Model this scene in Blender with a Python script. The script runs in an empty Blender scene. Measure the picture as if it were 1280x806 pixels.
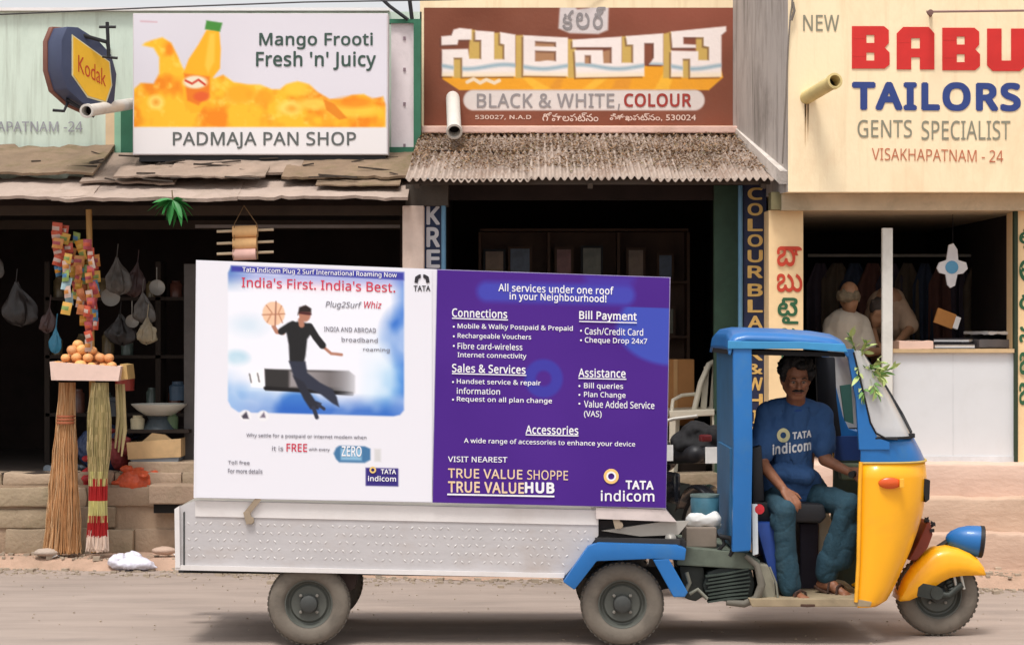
import bpy, bmesh, math, random
import numpy as np
from mathutils import Vector, Matrix, noise
from mathutils.bvhtree import BVHTree

# ------------------------------------------------------------------ camera, world, sun, exposure
SC = bpy.context.scene
COL = SC.collection
F, CXP, CYP, D, H = 2820.0, 640.0, 403.0, 12.0, 1.728   # focal length in photo pixels, image centre, camera distance and height
cam = bpy.data.cameras.new('camera'); camo = bpy.data.objects.new('camera', cam); COL.objects.link(camo)
cam.lens = 36.0 * F / 1280.0; cam.sensor_width = 36.0; cam.clip_end = 500; cam.clip_start = 0.1
camo.location = (0, -D, H); camo.rotation_euler = (math.radians(90), 0, 0)
SC.camera = camo

SUN_EL, SUN_AZ = 67, 200          # azimuth measured from +Y towards +X: behind the camera
w = bpy.data.worlds.new('World'); SC.world = w; w.use_nodes = True
nt = w.node_tree; bg = nt.nodes['Background']
sky = nt.nodes.new('ShaderNodeTexSky'); sky.sky_type = 'NISHITA'; sky.sun_disc = False
sky.sun_elevation = math.radians(SUN_EL); sky.sun_rotation = math.radians(SUN_AZ)
sky.dust_density = 6.0; sky.air_density = 1.0; sky.ozone_density = 1.0
hs = nt.nodes.new('ShaderNodeHueSaturation'); hs.inputs['Saturation'].default_value = 0.25; hs.inputs['Value'].default_value = 1.0
cloud = nt.nodes.new('ShaderNodeMix'); cloud.data_type = 'RGBA'; cloud.inputs[0].default_value = 0.55; cloud.inputs[7].default_value = (5.2, 5.2, 5.3, 1)   # even veil of bright cloud
nt.links.new(sky.outputs[0], hs.inputs['Color']); nt.links.new(hs.outputs[0], cloud.inputs[6]); nt.links.new(cloud.outputs[2], bg.inputs[0])
bg.inputs[1].default_value = 0.15
sl = bpy.data.lights.new('sun', 'SUN'); sl.energy = 1.9; sl.angle = math.radians(14); sl.color = (1.0, 0.95, 0.90)
so = bpy.data.objects.new('sun', sl); COL.objects.link(so)
_e, _a = math.radians(SUN_EL), math.radians(SUN_AZ)
sd = Vector((math.sin(_a)*math.cos(_e), math.cos(_a)*math.cos(_e), math.sin(_e)))
so.rotation_euler = sd.to_track_quat('Z', 'Y').to_euler()
SC.view_settings.view_transform = 'Standard'; SC.view_settings.look = 'None'
SC.view_settings.exposure = 0.38; SC.view_settings.gamma = 1.0
SC.render.engine = 'CYCLES'

random.seed(7)
R = random.random
def U(a, b): return a + (b-a)*random.random()

# ------------------------------------------------------------------ helpers
def P(px, py, Y):
    """a point at real depth Y (metres) seen at photo position px,py"""
    s = (Y+D)/F
    return Vector(((px-CXP)*s, Y, H-(py-CYP)*s))
def PX(px, Y): return (px-CXP)*(Y+D)/F
def PZ(py, Y): return H-(py-CYP)*(Y+D)/F

def lin(c):
    c = c/255.0
    return c/12.92 if c <= 0.04045 else ((c+0.055)/1.055)**2.4
def rgb(c): return (lin(c[0]), lin(c[1]), lin(c[2]), 1.0)

MATS = {}
def M(name, col, rough=0.75, var=0.12, scale=6.0, dirt=0.0, dcol=(90, 75, 60), dscale=2.5, bump=0.0, bscale=60.0,
      metal=0.0, spec=0.4, stretch=(1, 1, 1), attr=None, alpha=1.0, trans=0.0, coat=0.0, var2=None, orand=0.0, streak=0.0, scol=(120, 110, 95)):
    if name in MATS: return MATS[name]
    m = bpy.data.materials.new(name); m.use_nodes = True
    t = m.node_tree; N = t.nodes; L = t.links
    b = N['Principled BSDF']
    b.inputs['Roughness'].default_value = rough; b.inputs['Metallic'].default_value = metal
    b.inputs['Specular IOR Level'].default_value = spec
    b.inputs['Coat Weight'].default_value = coat
    tc = N.new('ShaderNodeTexCoord'); mp = N.new('ShaderNodeMapping'); mp.inputs['Scale'].default_value = stretch
    L.new(tc.outputs['Object'], mp.inputs['Vector'])
    c = rgb(col)
    if attr:
        a = N.new('ShaderNodeAttribute'); a.attribute_name = attr; base = a.outputs['Color']
    else:
        n1 = N.new('ShaderNodeTexNoise'); n1.inputs['Scale'].default_value = scale; n1.inputs['Detail'].default_value = 6
        n1.inputs['Roughness'].default_value = 0.62
        L.new(mp.outputs[0], n1.inputs['Vector'])
        r = N.new('ShaderNodeValToRGB'); r.color_ramp.elements[0].position = 0.3; r.color_ramp.elements[1].position = 0.7
        lo = [x*(1-var) for x in c[:3]]+[1]; hi = [min(0.95, x*(1+var)) for x in c[:3]]+[1]
        if var2: hi = rgb(var2)
        r.color_ramp.elements[0].color = lo; r.color_ramp.elements[1].color = hi
        L.new(n1.outputs['Fac'], r.inputs['Fac']); base = r.outputs['Color']
    if dirt > 0:
        n2 = N.new('ShaderNodeTexNoise'); n2.inputs['Scale'].default_value = dscale; n2.inputs['Detail'].default_value = 9
        n2.inputs['Roughness'].default_value = 0.7; n2.inputs['Distortion'].default_value = 0.4
        L.new(mp.outputs[0], n2.inputs['Vector'])
        r2 = N.new('ShaderNodeValToRGB'); r2.color_ramp.elements[0].position = 0.5; r2.color_ramp.elements[1].position = 0.72
        r2.color_ramp.elements[0].color = (0, 0, 0, 1); r2.color_ramp.elements[1].color = (dirt, dirt, dirt, 1)
        L.new(n2.outputs['Fac'], r2.inputs['Fac'])
        mx = N.new('ShaderNodeMix'); mx.data_type = 'RGBA'; mx.inputs[7].default_value = rgb(dcol)
        L.new(r2.outputs['Color'], mx.inputs[0]); L.new(base, mx.inputs[6]); base = mx.outputs[2]
    if streak > 0:      # rain streaks and soot running down a wall
        m2 = N.new('ShaderNodeMapping'); m2.inputs['Scale'].default_value = (5.5, 5.5, .35); L.new(tc.outputs['Object'], m2.inputs['Vector'])
        n4 = N.new('ShaderNodeTexNoise'); n4.inputs['Scale'].default_value = 2.4; n4.inputs['Detail'].default_value = 8; n4.inputs['Roughness'].default_value = .65
        L.new(m2.outputs[0], n4.inputs['Vector']); r4 = N.new('ShaderNodeValToRGB'); r4.color_ramp.elements[0].position = .52; r4.color_ramp.elements[1].position = .74
        r4.color_ramp.elements[0].color = (0, 0, 0, 1); r4.color_ramp.elements[1].color = (streak, streak, streak, 1); L.new(n4.outputs['Fac'], r4.inputs['Fac'])
        x4 = N.new('ShaderNodeMix'); x4.data_type = 'RGBA'; x4.inputs[7].default_value = rgb(scol); L.new(r4.outputs['Color'], x4.inputs[0]); L.new(base, x4.inputs[6]); base = x4.outputs[2]
    if orand > 0:       # each piece of a kind a little different
        oi = N.new('ShaderNodeObjectInfo'); h_ = N.new('ShaderNodeHueSaturation'); ma = N.new('ShaderNodeMapRange')
        ma.inputs[3].default_value = 1-orand; ma.inputs[4].default_value = 1+orand*.6; L.new(oi.outputs['Random'], ma.inputs[0]); L.new(ma.outputs[0], h_.inputs['Value'])
        mb_ = N.new('ShaderNodeMapRange'); mb_.inputs[3].default_value = .5-orand*.05; mb_.inputs[4].default_value = .5+orand*.05; L.new(oi.outputs['Random'], mb_.inputs[0]); L.new(mb_.outputs[0], h_.inputs['Hue'])
        L.new(base, h_.inputs['Color']); base = h_.outputs['Color']
    L.new(base, b.inputs['Base Color'])
    if bump > 0:
        n3 = N.new('ShaderNodeTexNoise'); n3.inputs['Scale'].default_value = bscale; n3.inputs['Detail'].default_value = 5
        L.new(mp.outputs[0], n3.inputs['Vector'])
        bp = N.new('ShaderNodeBump'); bp.inputs['Strength'].default_value = bump; bp.inputs['Distance'].default_value = 0.01
        L.new(n3.outputs['Fac'], bp.inputs['Height']); L.new(bp.outputs[0], b.inputs['Normal'])
    if alpha < 1: b.inputs['Alpha'].default_value = alpha
    if trans > 0: b.inputs['Transmission Weight'].default_value = trans
    MATS[name] = m
    return m

def tag(o, label=None, cat=None, group=None, kind=None):
    if label: o['label'] = label
    if cat: o['category'] = cat
    if group: o['group'] = group
    if kind: o['kind'] = kind
    return o
def thing(name, loc, label, cat, group=None):
    o = bpy.data.objects.new(name, None); COL.objects.link(o); o.location = loc; o.empty_display_size = 0.1
    return tag(o, label, cat, group)
def world_loc(o):
    v = Vector((0, 0, 0))
    while o is not None: v = v + Vector(o.location); o = o.parent
    return v
def make_obj(name, me, parent=None):
    """mesh given in world coordinates -> object whose origin sits at its own base"""
    o = bpy.data.objects.new(name, me)
    n = len(me.vertices); a = np.empty(n*3, dtype=np.float32); me.vertices.foreach_get('co', a); a = a.reshape(-1, 3)
    lo, hi = a.min(0), a.max(0)
    org = Vector((float(lo[0]+hi[0])/2, float(lo[1]+hi[1])/2, float(lo[2])))
    a -= np.array(org, dtype=np.float32); me.vertices.foreach_set('co', a.ravel()); me.update()
    if parent is not None:
        o.parent = parent; o.location = org - world_loc(parent)
    else: o.location = org
    COL.objects.link(o)
    return o

class MB:
    def __init__(s): s.v = []; s.f = []; s.m = []; s.mi = 0
    def add(s, vs, fs):
        b = len(s.v); s.v += [tuple(v) for v in vs]; s.f += [tuple(i+b for i in f) for f in fs]; s.m += [s.mi]*len(fs); return s
    def box(s, x0, x1, y0, y1, z0, z1):
        vs = [(x, y, z) for z in (z0, z1) for y in (y0, y1) for x in (x0, x1)]
        return s.add(vs, [(0, 2, 3, 1), (4, 5, 7, 6), (0, 1, 5, 4), (2, 6, 7, 3), (0, 4, 6, 2), (1, 3, 7, 5)])
    def pbox(s, px0, px1, py0, py1, Y0, Y1):
        """box whose near face fills px0..px1, py0..py1 at depth Y0"""
        return s.box(PX(px0, Y0), PX(px1, Y0), Y0, Y1, PZ(py1, Y0), PZ(py0, Y0))
    def obox(s, c, ax, ay, az):
        c = Vector(c); vs = [c+ax*i+ay*j+az*k for k in (-1, 1) for j in (-1, 1) for i in (-1, 1)]
        return s.add(vs, [(0, 2, 3, 1), (4, 5, 7, 6), (0, 1, 5, 4), (2, 6, 7, 3), (0, 4, 6, 2), (1, 3, 7, 5)])
    def bar(s, a, b, wd, th=None, up=Vector((0, 0, 1))):
        a = Vector(a); b = Vector(b); th = th or wd; d = (b-a); l = d.length; d.normalize()
        if abs(d.dot(up)) > 0.95: up = Vector((0, 1, 0))
        x = d.cross(up).normalized(); y = x.cross(d).normalized()
        return s.obox((a+b)/2, d*l/2, x*wd/2, y*th/2)
    def prism(s, pts, Y0, Y1):
        """pts in photo pixels read at depth Y0, extruded to Y1 in metres"""
        q = [P(a, b, Y0) for a, b in pts]; n = len(q)
        vs = q + [Vector((p.x, Y1, p.z)) for p in q]
        fs = [tuple(range(n))[::-1], tuple(range(n, 2*n))] + [(i, (i+1) % n, n+(i+1) % n, n+i) for i in range(n)]
        return s.add(vs, fs)
    def tube(s, pts, r, n=10, caps=True):
        pts = [Vector(p) for p in pts]; k = len(pts); rs = r if isinstance(r, (list, tuple)) else [r]*k
        vs = []; up = None
        for i, p in enumerate(pts):
            d = (pts[min(i+1, k-1)]-pts[max(i-1, 0)]).normalized()
            if up is None: up = Vector((0, 0, 1)) if abs(d.z) < 0.9 else Vector((1, 0, 0))
            x = d.cross(up).normalized(); up = x.cross(d).normalized()
            for j in range(n):
                t = 2*math.pi*j/n; vs.append(p+(x*math.cos(t)+up*math.sin(t))*rs[i])
        fs = [(i*n+j, i*n+(j+1) % n, (i+1)*n+(j+1) % n, (i+1)*n+j) for i in range(k-1) for j in range(n)]
        if caps: fs += [tuple(range(n))[::-1], tuple(range((k-1)*n, k*n))]
        return s.add(vs, fs)
    def pipe(s, pts, r, t=0.006, n=16):
        """open-ended hollow pipe"""
        b = len(s.v); s.tube(pts, r, n, False); k = len(pts)
        c = len(s.v); s.tube(pts, r-t, n, False)
        for e in (0, k-1):
            s.f += [(b+e*n+j, b+e*n+(j+1) % n, c+e*n+(j+1) % n, c+e*n+j) for j in range(n)]; s.m += [s.mi]*n
        return s
    def sphere(s, c, r, nu=14, nv=9, fn=None):
        c = Vector(c); r = r if isinstance(r, (tuple, list)) else (r, r, r); vs = []
        for i in range(nv+1):
            ph = math.pi*i/nv
            for j in range(nu):
                t = 2*math.pi*j/nu; d = Vector((math.sin(ph)*math.cos(t), math.sin(ph)*math.sin(t), math.cos(ph)))
                k = fn(d) if fn else 1.0
                vs.append(c+Vector((d.x*r[0], d.y*r[1], d.z*r[2]))*k)
        return s.add(vs, [(i*nu+j, (i+1)*nu+j, (i+1)*nu+(j+1) % nu, i*nu+(j+1) % nu) for i in range(nv) for j in range(nu)])
    def lathe(s, c, axis, prof, n=24):
        """prof = list of (distance along axis, radius)"""
        c = Vector(c); axis = Vector(axis).normalized(); up = Vector((0, 0, 1)) if abs(axis.z) < 0.9 else Vector((1, 0, 0))
        x = axis.cross(up).normalized(); y = x.cross(axis); vs = []
        for a, r in prof:
            for j in range(n):
                t = 2*math.pi*j/n; vs.append(c+axis*a+(x*math.cos(t)+y*math.sin(t))*r)
        k = len(prof)
        return s.add(vs, [(i*n+j, i*n+(j+1) % n, (i+1)*n+(j+1) % n, (i+1)*n+j) for i in range(k-1) for j in range(n)])
    def grid(s, nx, ny, fn):
        vs = [fn(i/nx, j/ny) for j in range(ny+1) for i in range(nx+1)]
        return s.add(vs, [(j*(nx+1)+i, j*(nx+1)+i+1, (j+1)*(nx+1)+i+1, (j+1)*(nx+1)+i) for j in range(ny) for i in range(nx)])
    def build(s, name, mats, parent=None, smooth=None, bevel=0, solid=0, label=None, kind=None):
        me = bpy.data.meshes.new(name); me.from_pydata(s.v, [], s.f)
        if not isinstance(mats, (list, tuple)): mats = [mats]
        for m in mats: me.materials.append(m)
        me.polygons.foreach_set('material_index', s.m)
        bm = bmesh.new(); bm.from_mesh(me); bmesh.ops.remove_doubles(bm, verts=bm.verts, dist=1e-6)
        bmesh.ops.recalc_face_normals(bm, faces=bm.faces)
        if bevel:
            es = [e for e in bm.edges if len(e.link_faces) == 2 and e.calc_face_angle(0) > 0.6]
            bmesh.ops.bevel(bm, geom=es, offset=bevel, segments=2, profile=0.6, affect='EDGES', clamp_overlap=True)
        if smooth is not None:
            for f in bm.faces: f.smooth = True
            for e in bm.edges:
                if len(e.link_faces) == 2 and e.calc_face_angle(0) > math.radians(smooth): e.smooth = False
        bm.to_mesh(me); bm.free(); me.update()
        o = make_obj(name, me, parent)
        if solid:
            md = o.modifiers.new('solid', 'SOLIDIFY'); md.thickness = solid
        if label: o['label'] = label
        if kind: o['kind'] = kind
        return o

def place_copy(src, loc, parent=None, name=None):
    c = src.copy(); COL.objects.link(c); c.location = loc; c.parent = parent
    return c

# Blender's own bundled grotesque face, if present, for the printed Latin lettering
import os
FONT = None
try:
    FONT = bpy.data.fonts.load(os.path.join(bpy.utils.resource_path('LOCAL'), 'datafiles', 'fonts', 'NotoSansMath-Regular.woff2'))
except Exception: FONT = None
# ---- lettering: a font outline fitted to a box given in photo pixels at depth Y (slope = downhill per pixel)
def text(s, x0, y0, x1, y1, Y, mat, parent, slope=0.0, bold=0.0, shear=0.0, ext=0.0015, name='lettering', res=3, surf=None, keep=None):
    c = bpy.data.curves.new('t', 'FONT'); c.body = s
    if FONT is not None and all(ord(ch) < 0x7F for ch in s): c.font = FONT; c.space_character = 1.0+2.0*max(0, bold)
    c.offset = min(0.0, bold); c.shear = shear; c.resolution_u = res
    o = bpy.data.objects.new('t', c); COL.objects.link(o)
    dg = bpy.context.evaluated_depsgraph_get(); dg.update()
    me = bpy.data.meshes.new_from_object(o.evaluated_get(dg)); bpy.data.objects.remove(o)
    if any(ord(ch) > 0x0C00 for ch in s):      # overlapping signs of one syllable: every loose outline a hair apart
        bm = bmesh.new(); bm.from_mesh(me); seen = set(); k_ = 0
        for v0 in bm.verts:
            if v0 in seen: continue
            st = [v0]; seen.add(v0); k_ += 1
            while st:
                v = st.pop(); v.co.z += .004*k_
                for e_ in v.link_edges:
                    o_ = e_.other_vert(v)
                    if o_ not in seen: seen.add(o_); st.append(o_)
        bm.to_mesh(me); bm.free()
    if bold > 0:      # thicken strokes: the same outline laid a hair apart in a small ring of offsets
        bm = bmesh.new(); bm.from_mesh(me); src = me.copy()
        k_ = 8 if bold > .02 else 4
        ys_ = [v.co.y for v in me.vertices]; bb = bold*max(.3, (max(ys_)-min(ys_))/.75 if len(ys_) else 1)
        for q in range(k_):
            an = 2*math.pi*q/k_+.39; n0 = len(bm.verts); bm.from_mesh(src); bm.verts.ensure_lookup_table()
            for v in bm.verts[n0:]: v.co.x += bb*math.cos(an); v.co.y += bb*math.sin(an); v.co.z += .0010*(q+1)/.09*.1
        bm.to_mesh(me); bm.free()
    n = len(me.vertices)
    a = np.empty(n*3, dtype=np.float32); me.vertices.foreach_get('co', a); a = a.reshape(-1, 3)
    lo, hi = a.min(0), a.max(0); sc = (Y+D)/F
    zs = a[:, 2].copy()
    u = (a[:, 0]-lo[0])/max(1e-6, hi[0]-lo[0]); v = (a[:, 1]-lo[1])/max(1e-6, hi[1]-lo[1])
    px = x0+u*(x1-x0); py = y1-v*(y1-y0)+slope*(px-x0)
    a[:, 0] = (px-CXP)*sc; a[:, 2] = H-(py-CYP)*sc; a[:, 1] = Y+0.001-zs*0.09
    if surf is not None:
        for i in range(n):
            hit = surf.ray_cast(Vector((float(a[i, 0]), -3.0, float(a[i, 2]))), Vector((0, 1, 0)))
            if hit[0] is not None: a[i, 1] = hit[0].y-0.004
    me.vertices.foreach_set('co', a.ravel()); me.materials.clear(); me.materials.append(mat)
    for p in me.polygons: p.material_index = 0; p.use_smooth = False
    o = make_obj(name, me, parent)
    if surf is None and bold <= 0:
        md = o.modifiers.new('solid', 'SOLIDIFY'); md.thickness = ext; md.offset = 0
    return o

# ---- printed pictures: a fine sheet whose vertex colours hold the print
class Canvas:
    def __init__(s, x0, y0, x1, y1, step, base):
        s.x0, s.y0, s.x1, s.y1 = x0, y0, x1, y1
        s.nx = int((x1-x0)/step); s.ny = int((y1-y0)/step)
        s.X, s.Y = np.meshgrid(np.linspace(x0, x1, s.nx+1), np.linspace(y0, y1, s.ny+1))
        s.img = np.zeros(s.X.shape+(3,)); s.img[:] = np.array(base)/255.0
    def put(s, mask, col):
        col = np.array(col, dtype=float)/255.0 if not isinstance(col, np.ndarray) else col
        s.img[:] = s.img*(1-mask[..., None]) + col*mask[..., None]
    def dist(s, pts, closed=True):
        d = np.full(s.X.shape, 1e9); n = len(pts)
        for i in range(n if closed else n-1):
            ax, ay = pts[i]; bx, by = pts[(i+1) % n]; dx, dy = bx-ax, by-ay
            t = np.clip(((s.X-ax)*dx+(s.Y-ay)*dy)/max(1e-9, dx*dx+dy*dy), 0, 1)
            d = np.minimum(d, np.hypot(s.X-ax-t*dx, s.Y-ay-t*dy))
        return d
    def poly(s, pts, soft=0.8):
        ins = np.zeros(s.X.shape, bool); n = len(pts)
        for i in range(n):
            ax, ay = pts[i]; bx, by = pts[(i+1) % n]
            if ay == by: continue
            c = ((ay > s.Y) != (by > s.Y)) & (s.X < (bx-ax)*(s.Y-ay)/(by-ay)+ax); ins ^= c
        d = s.dist(pts); sd = np.where(ins, d, -d)
        return np.clip(0.5+sd/(2*soft), 0, 1)
    def line(s, pts, w, soft=0.8): return np.clip(0.5+(w/2-s.dist(pts, False))/(2*soft), 0, 1)
    def ell(s, cx, cy, rx, ry, soft=0.8):
        d = (1-np.hypot((s.X-cx)/rx, (s.Y-cy)/ry))*min(rx, ry); return np.clip(0.5+d/(2*soft), 0, 1)
    def noise(s, sc, seed=0.0, oct=3):
        g = np.zeros(s.X.shape)
        nx, ny = max(2, int((s.x1-s.x0)/sc)+2), max(2, int((s.y1-s.y0)/sc)+2)
        for o in range(oct):
            rs = np.random.RandomState(int(seed*100)+o); k = 2**o
            a = rs.rand(ny*k+2, nx*k+2)
            fx = (s.X-s.x0)/sc*k; fy = (s.Y-s.y0)/sc*k
            ix = np.clip(fx.astype(int), 0, nx*k); iy = np.clip(fy.astype(int), 0, ny*k); tx = fx-ix; ty = fy-iy
            tx = tx*tx*(3-2*tx); ty = ty*ty*(3-2*ty)
            v = (a[iy, ix]*(1-tx)+a[iy, ix+1]*tx)*(1-ty)+(a[iy+1, ix]*(1-tx)+a[iy+1, ix+1]*tx)*ty
            g += v/(2**o)
        return g/sum(1/2**o for o in range(oct))
    def build(s, name, Y, parent, mat, slope=0.0, wx=None, wy=None):
        sc = (Y+D)/F; X = s.X.ravel(); Yp = s.Y.ravel()+slope*(s.X.ravel()-s.x0)
        if wy is not None: Yp = wy(s.X.ravel(), s.Y.ravel())
        n = X.size; co = np.empty((n, 3)); co[:, 0] = (X-CXP)*sc; co[:, 1] = Y; co[:, 2] = H-(Yp-CYP)*sc
        w1 = s.nx+1; idx = np.arange(n).reshape(s.ny+1, w1)
        fc = np.stack([idx[:-1, :-1], idx[1:, :-1], idx[1:, 1:], idx[:-1, 1:]], -1).reshape(-1, 4)
        me = bpy.data.meshes.new(name); me.vertices.add(n); me.vertices.foreach_set('co', co.ravel())
        me.loops.add(fc.size); me.polygons.add(len(fc)); me.loops.foreach_set('vertex_index', fc.ravel())
        me.polygons.foreach_set('loop_start', np.arange(0, fc.size, 4)); me.polygons.foreach_set('loop_total', np.full(len(fc), 4))
        me.update(calc_edges=True)
        im = np.clip(s.img.reshape(-1, 3), 0, 1)
        lnr = np.where(im <= 0.04045, im/12.92, ((im+0.055)/1.055)**2.4)
        ca = me.color_attributes.new('Col', 'FLOAT_COLOR', 'POINT')
        ca.data.foreach_set('color', np.concatenate([lnr, np.ones((n, 1))], 1).ravel())
        me.materials.append(mat)
        return make_obj(name, me, parent)

# ---- bodies and cloth: overlapping tapered volumes fused into ONE continuous skin
def capsule(mb, a, b, ra, rb, n=12):
    a = Vector(a); b = Vector(b); d = b-a; l = d.length
    if l < 1e-5: mb.sphere(a, ra, n, 8); return
    d.normalize(); pr = []
    for i in range(5): t = math.pi/2*(1-i/4); pr.append((-ra*math.sin(t), max(1e-4, ra*math.cos(t))))
    for i in range(5): t = math.pi/2*i/4; pr.append((l+rb*math.sin(t), max(1e-4, rb*math.cos(t))))
    b0 = len(mb.v); mb.lathe(a, d, pr, n)
    mb.f += [tuple(range(b0, b0+n))[::-1], tuple(range(b0+9*n, b0+10*n))]; mb.m += [0, 0]
def fuse(name, prims, mat, parent, voxel=0.009, smooth=6, factor=0.5, disp=0.0, dscale=20.0, label=None):
    mb = MB()
    for p in prims:
        if p[0] == 'c': capsule(mb, *p[1:])
        elif p[0] == 'e': mb.sphere(p[1], p[2], 16, 12)
        elif p[0] == 'b': mb.obox(*p[1:])
    me = bpy.data.meshes.new(name); me.from_pydata(mb.v, [], mb.f)
    o = bpy.data.objects.new('tmp', me); COL.objects.link(o)
    md = o.modifiers.new('r', 'REMESH'); md.mode = 'VOXEL'; md.voxel_size = voxel
    md = o.modifiers.new('s', 'SMOOTH'); md.factor = factor; md.iterations = smooth
    dg = bpy.context.evaluated_depsgraph_get(); dg.update()
    m2 = bpy.data.meshes.new_from_object(o.evaluated_get(dg)); bpy.data.objects.remove(o); m2.name = name
    if disp:
        n = len(m2.vertices); nr = [v.normal.copy() for v in m2.vertices]
        for v, q in zip(m2.vertices, nr):
            k = noise.fractal(v.co*dscale, 0.8, 2.0, 3)*disp; v.co += q*k
    for p in m2.polygons: p.use_smooth = True; p.material_index = 0
    m2.materials.clear(); m2.materials.append(mat)
    ob = make_obj(name, m2, parent)
    if label: ob['label'] = label
    return ob
def bvh_of(o):
    w0 = world_loc(o); me = o.data
    return BVHTree.FromPolygons([v.co+w0 for v in me.vertices], [tuple(p.vertices) for p in me.polygons])
# ================================================================== SETTING
road_m = M('road_dust', (158, 143, 133), rough=0.92, var=0.12, scale=2.2, stretch=(0.4, 1.8, 1), dirt=0.6, dcol=(122, 112, 106), dscale=2.0, bump=0.5, bscale=90)
def road_edge(x): return 3.14-0.193*x + 0.05*math.sin(x*2.3)+0.03*math.sin(x*7.1)
ground = MB().box(-80, 80, -60, 90, -0.30, -0.012).build('ground', M('earth', (150, 125, 105), rough=0.95, dirt=0.5, bump=0.3)); tag(ground, kind='structure')
g = MB()
def roadpt(u, v):
    x = -14+28*u; y = -14+(road_edge(x)+0.25+14)*v
    return Vector((x, y, 0.006*noise.noise(Vector((x*0.6, y*1.5, 0)))))
g.grid(160, 60, roadpt)
road = g.build('road', road_m, smooth=60); tag(road, kind='structure')
g = MB()
def pavept(u, v):
    x = -14+28*u; e = road_edge(x); y = e-0.02+(7.6-e)*v**1.6
    t = min(1, (y-e)/0.16); z = -0.01+0.085*t*t*(3-2*t)+0.012*noise.noise(Vector((x*2, y*3, 1)))+0.006*noise.noise(Vector((x*9, y*9, 1)))
    return Vector((x, y, z))
g.grid(420, 60, pavept)
pave = g.build('pavement', M('pave_dirt', (176, 146, 126), rough=0.95, var=0.14, scale=3, dirt=0.6, dcol=(140, 118, 98), dscale=3.5, bump=0.6, bscale=70), smooth=60); tag(pave, kind='structure')
# loose grit along the road edge
g = MB()
for i in range(2600):
    x = U(-4.2, 4.2); y = road_edge(x)+random.gauss(0.1, 0.22); z = 0.07 if y > road_edge(x)+0.12 else 0.0
    r = U(0.003, 0.012) if R() < 0.93 else U(0.012, 0.024)
    g.obox((x, y, z+r*0.3), Vector((r, r*U(-.4, .4), 0)), Vector((r*U(-.4, .4), r, 0)), Vector((0, 0, r*0.6)))
for i in range(300):
    x = U(-3.4, 3.6); y = U(-.9, road_edge(x)); r = U(.002, .005)
    g.obox((x, y, .004+r*.3), Vector((r, r*U(-.4, .4), 0)), Vector((r*U(-.4, .4), r, 0)), Vector((0, 0, r*.6)))
tag(g.build('gravel', M('grit', (165, 150, 132), rough=0.95, var=0.3, scale=2)), 'loose gravel and grit along the road edge', 'gravel', kind='stuff')

# common materials
cream = M('cream_paint', (250, 228, 190), rough=0.85, var=0.03, scale=1.5, dirt=0.45, dcol=(224, 182, 138), dscale=1.3, bump=0.2, bscale=35, stretch=(1, 1, .6), streak=.4, scol=(216, 184, 140))
mint = M('mint_wall', (208, 222, 208), rough=0.9, var=0.06, scale=2, dirt=0.45, dcol=(150, 165, 150), dscale=2.2, stretch=(1, 1, .4), bump=.15, streak=.6, scol=(150, 156, 140))
dark_in = M('shade_dark_wall', (46, 36, 33), rough=0.95, var=0.3, scale=3)  # dark colour stands in for the deep shade inside the shops
dark_fl = M('shade_dark_floor', (60, 50, 44), rough=0.95, var=0.2, scale=3)  # floor darkened too, interior shade put into its colour
conc = M('grey_plaster', (172, 164, 158), rough=0.95, var=0.12, scale=4, dirt=0.75, dcol=(96, 88, 80), dscale=1.8, stretch=(1, 1, .35), bump=0.4, bscale=30, streak=.8, scol=(84, 78, 70))
stone_m = M('ledge_stone', (164, 142, 120), orand=.12, rough=0.95, var=0.16, scale=5, dirt=0.5, dcol=(120, 112, 88), dscale=4, bump=0.6, bscale=40)
blackm = M('black_metal', (28, 28, 32), rough=0.55, var=0.2)
wood = M('old_wood', (150, 112, 70), rough=0.85, var=0.25, scale=5, stretch=(1, 1, .15), bump=.3)
pvc = M('pvc_grey', (205, 200, 192), rough=0.6, var=0.06, dirt=0.5, dcol=(150, 132, 105), dscale=3)
white_p = M('white_paint', (232, 228, 226), rough=0.7, var=0.04, dirt=0.2, dcol=(190, 178, 165))
green_p = M('green_paint', (52, 110, 84), rough=0.6, var=0.15)
printm = M('print', (255, 255, 255), rough=0.55, attr='Col', spec=0.3)
paintm = M('wall_print', (255, 255, 255), rough=0.85, attr='Col', spec=0.2, dirt=0.10, dcol=(120, 100, 90), dscale=2.0, bump=0.2, bscale=30)

def room(mb, x0, x1, y0, y1, z0, z1, t=0.08):
    mb.mi = 0
    mb.box(x0-t, x0, y0, y1, z0, z1); mb.box(x1, x1+t, y0, y1, z0, z1); mb.box(x0-t, x1+t, y1, y1+t, z0, z1)
    mb.box(x0-t, x1+t, y0, y1+t, z1, z1+t)

# ------------------------------------------------------------------ LEFT BUILDING
A = thing('shop_building', (-2.2, 5, 0), 'left shop with pale mint upper wall, broken sheet roof and dark open stall below', 'shop')
MB().box(-7, PX(527, 5), 5.0, 5.2, 2.6, PZ(15, 5)).build('upper_wall', mint, A)
MB().box(-7, PX(487, 5), 4.95, 5.25, PZ(15, 5)+.002, PZ(11, 5)).build('coping', white_p, A)
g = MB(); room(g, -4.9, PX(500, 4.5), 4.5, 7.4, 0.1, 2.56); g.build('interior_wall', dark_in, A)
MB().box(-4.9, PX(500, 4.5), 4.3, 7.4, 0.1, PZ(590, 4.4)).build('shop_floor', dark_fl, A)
MB().box(-7, -5.0, 4.45, 7.4, 0.02, 2.6).build('side_wall', mint, A)
MB().box(-7, -1.0, 7.55, 7.7, 0.02, 2.55).build('back_wall', mint, A)
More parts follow.
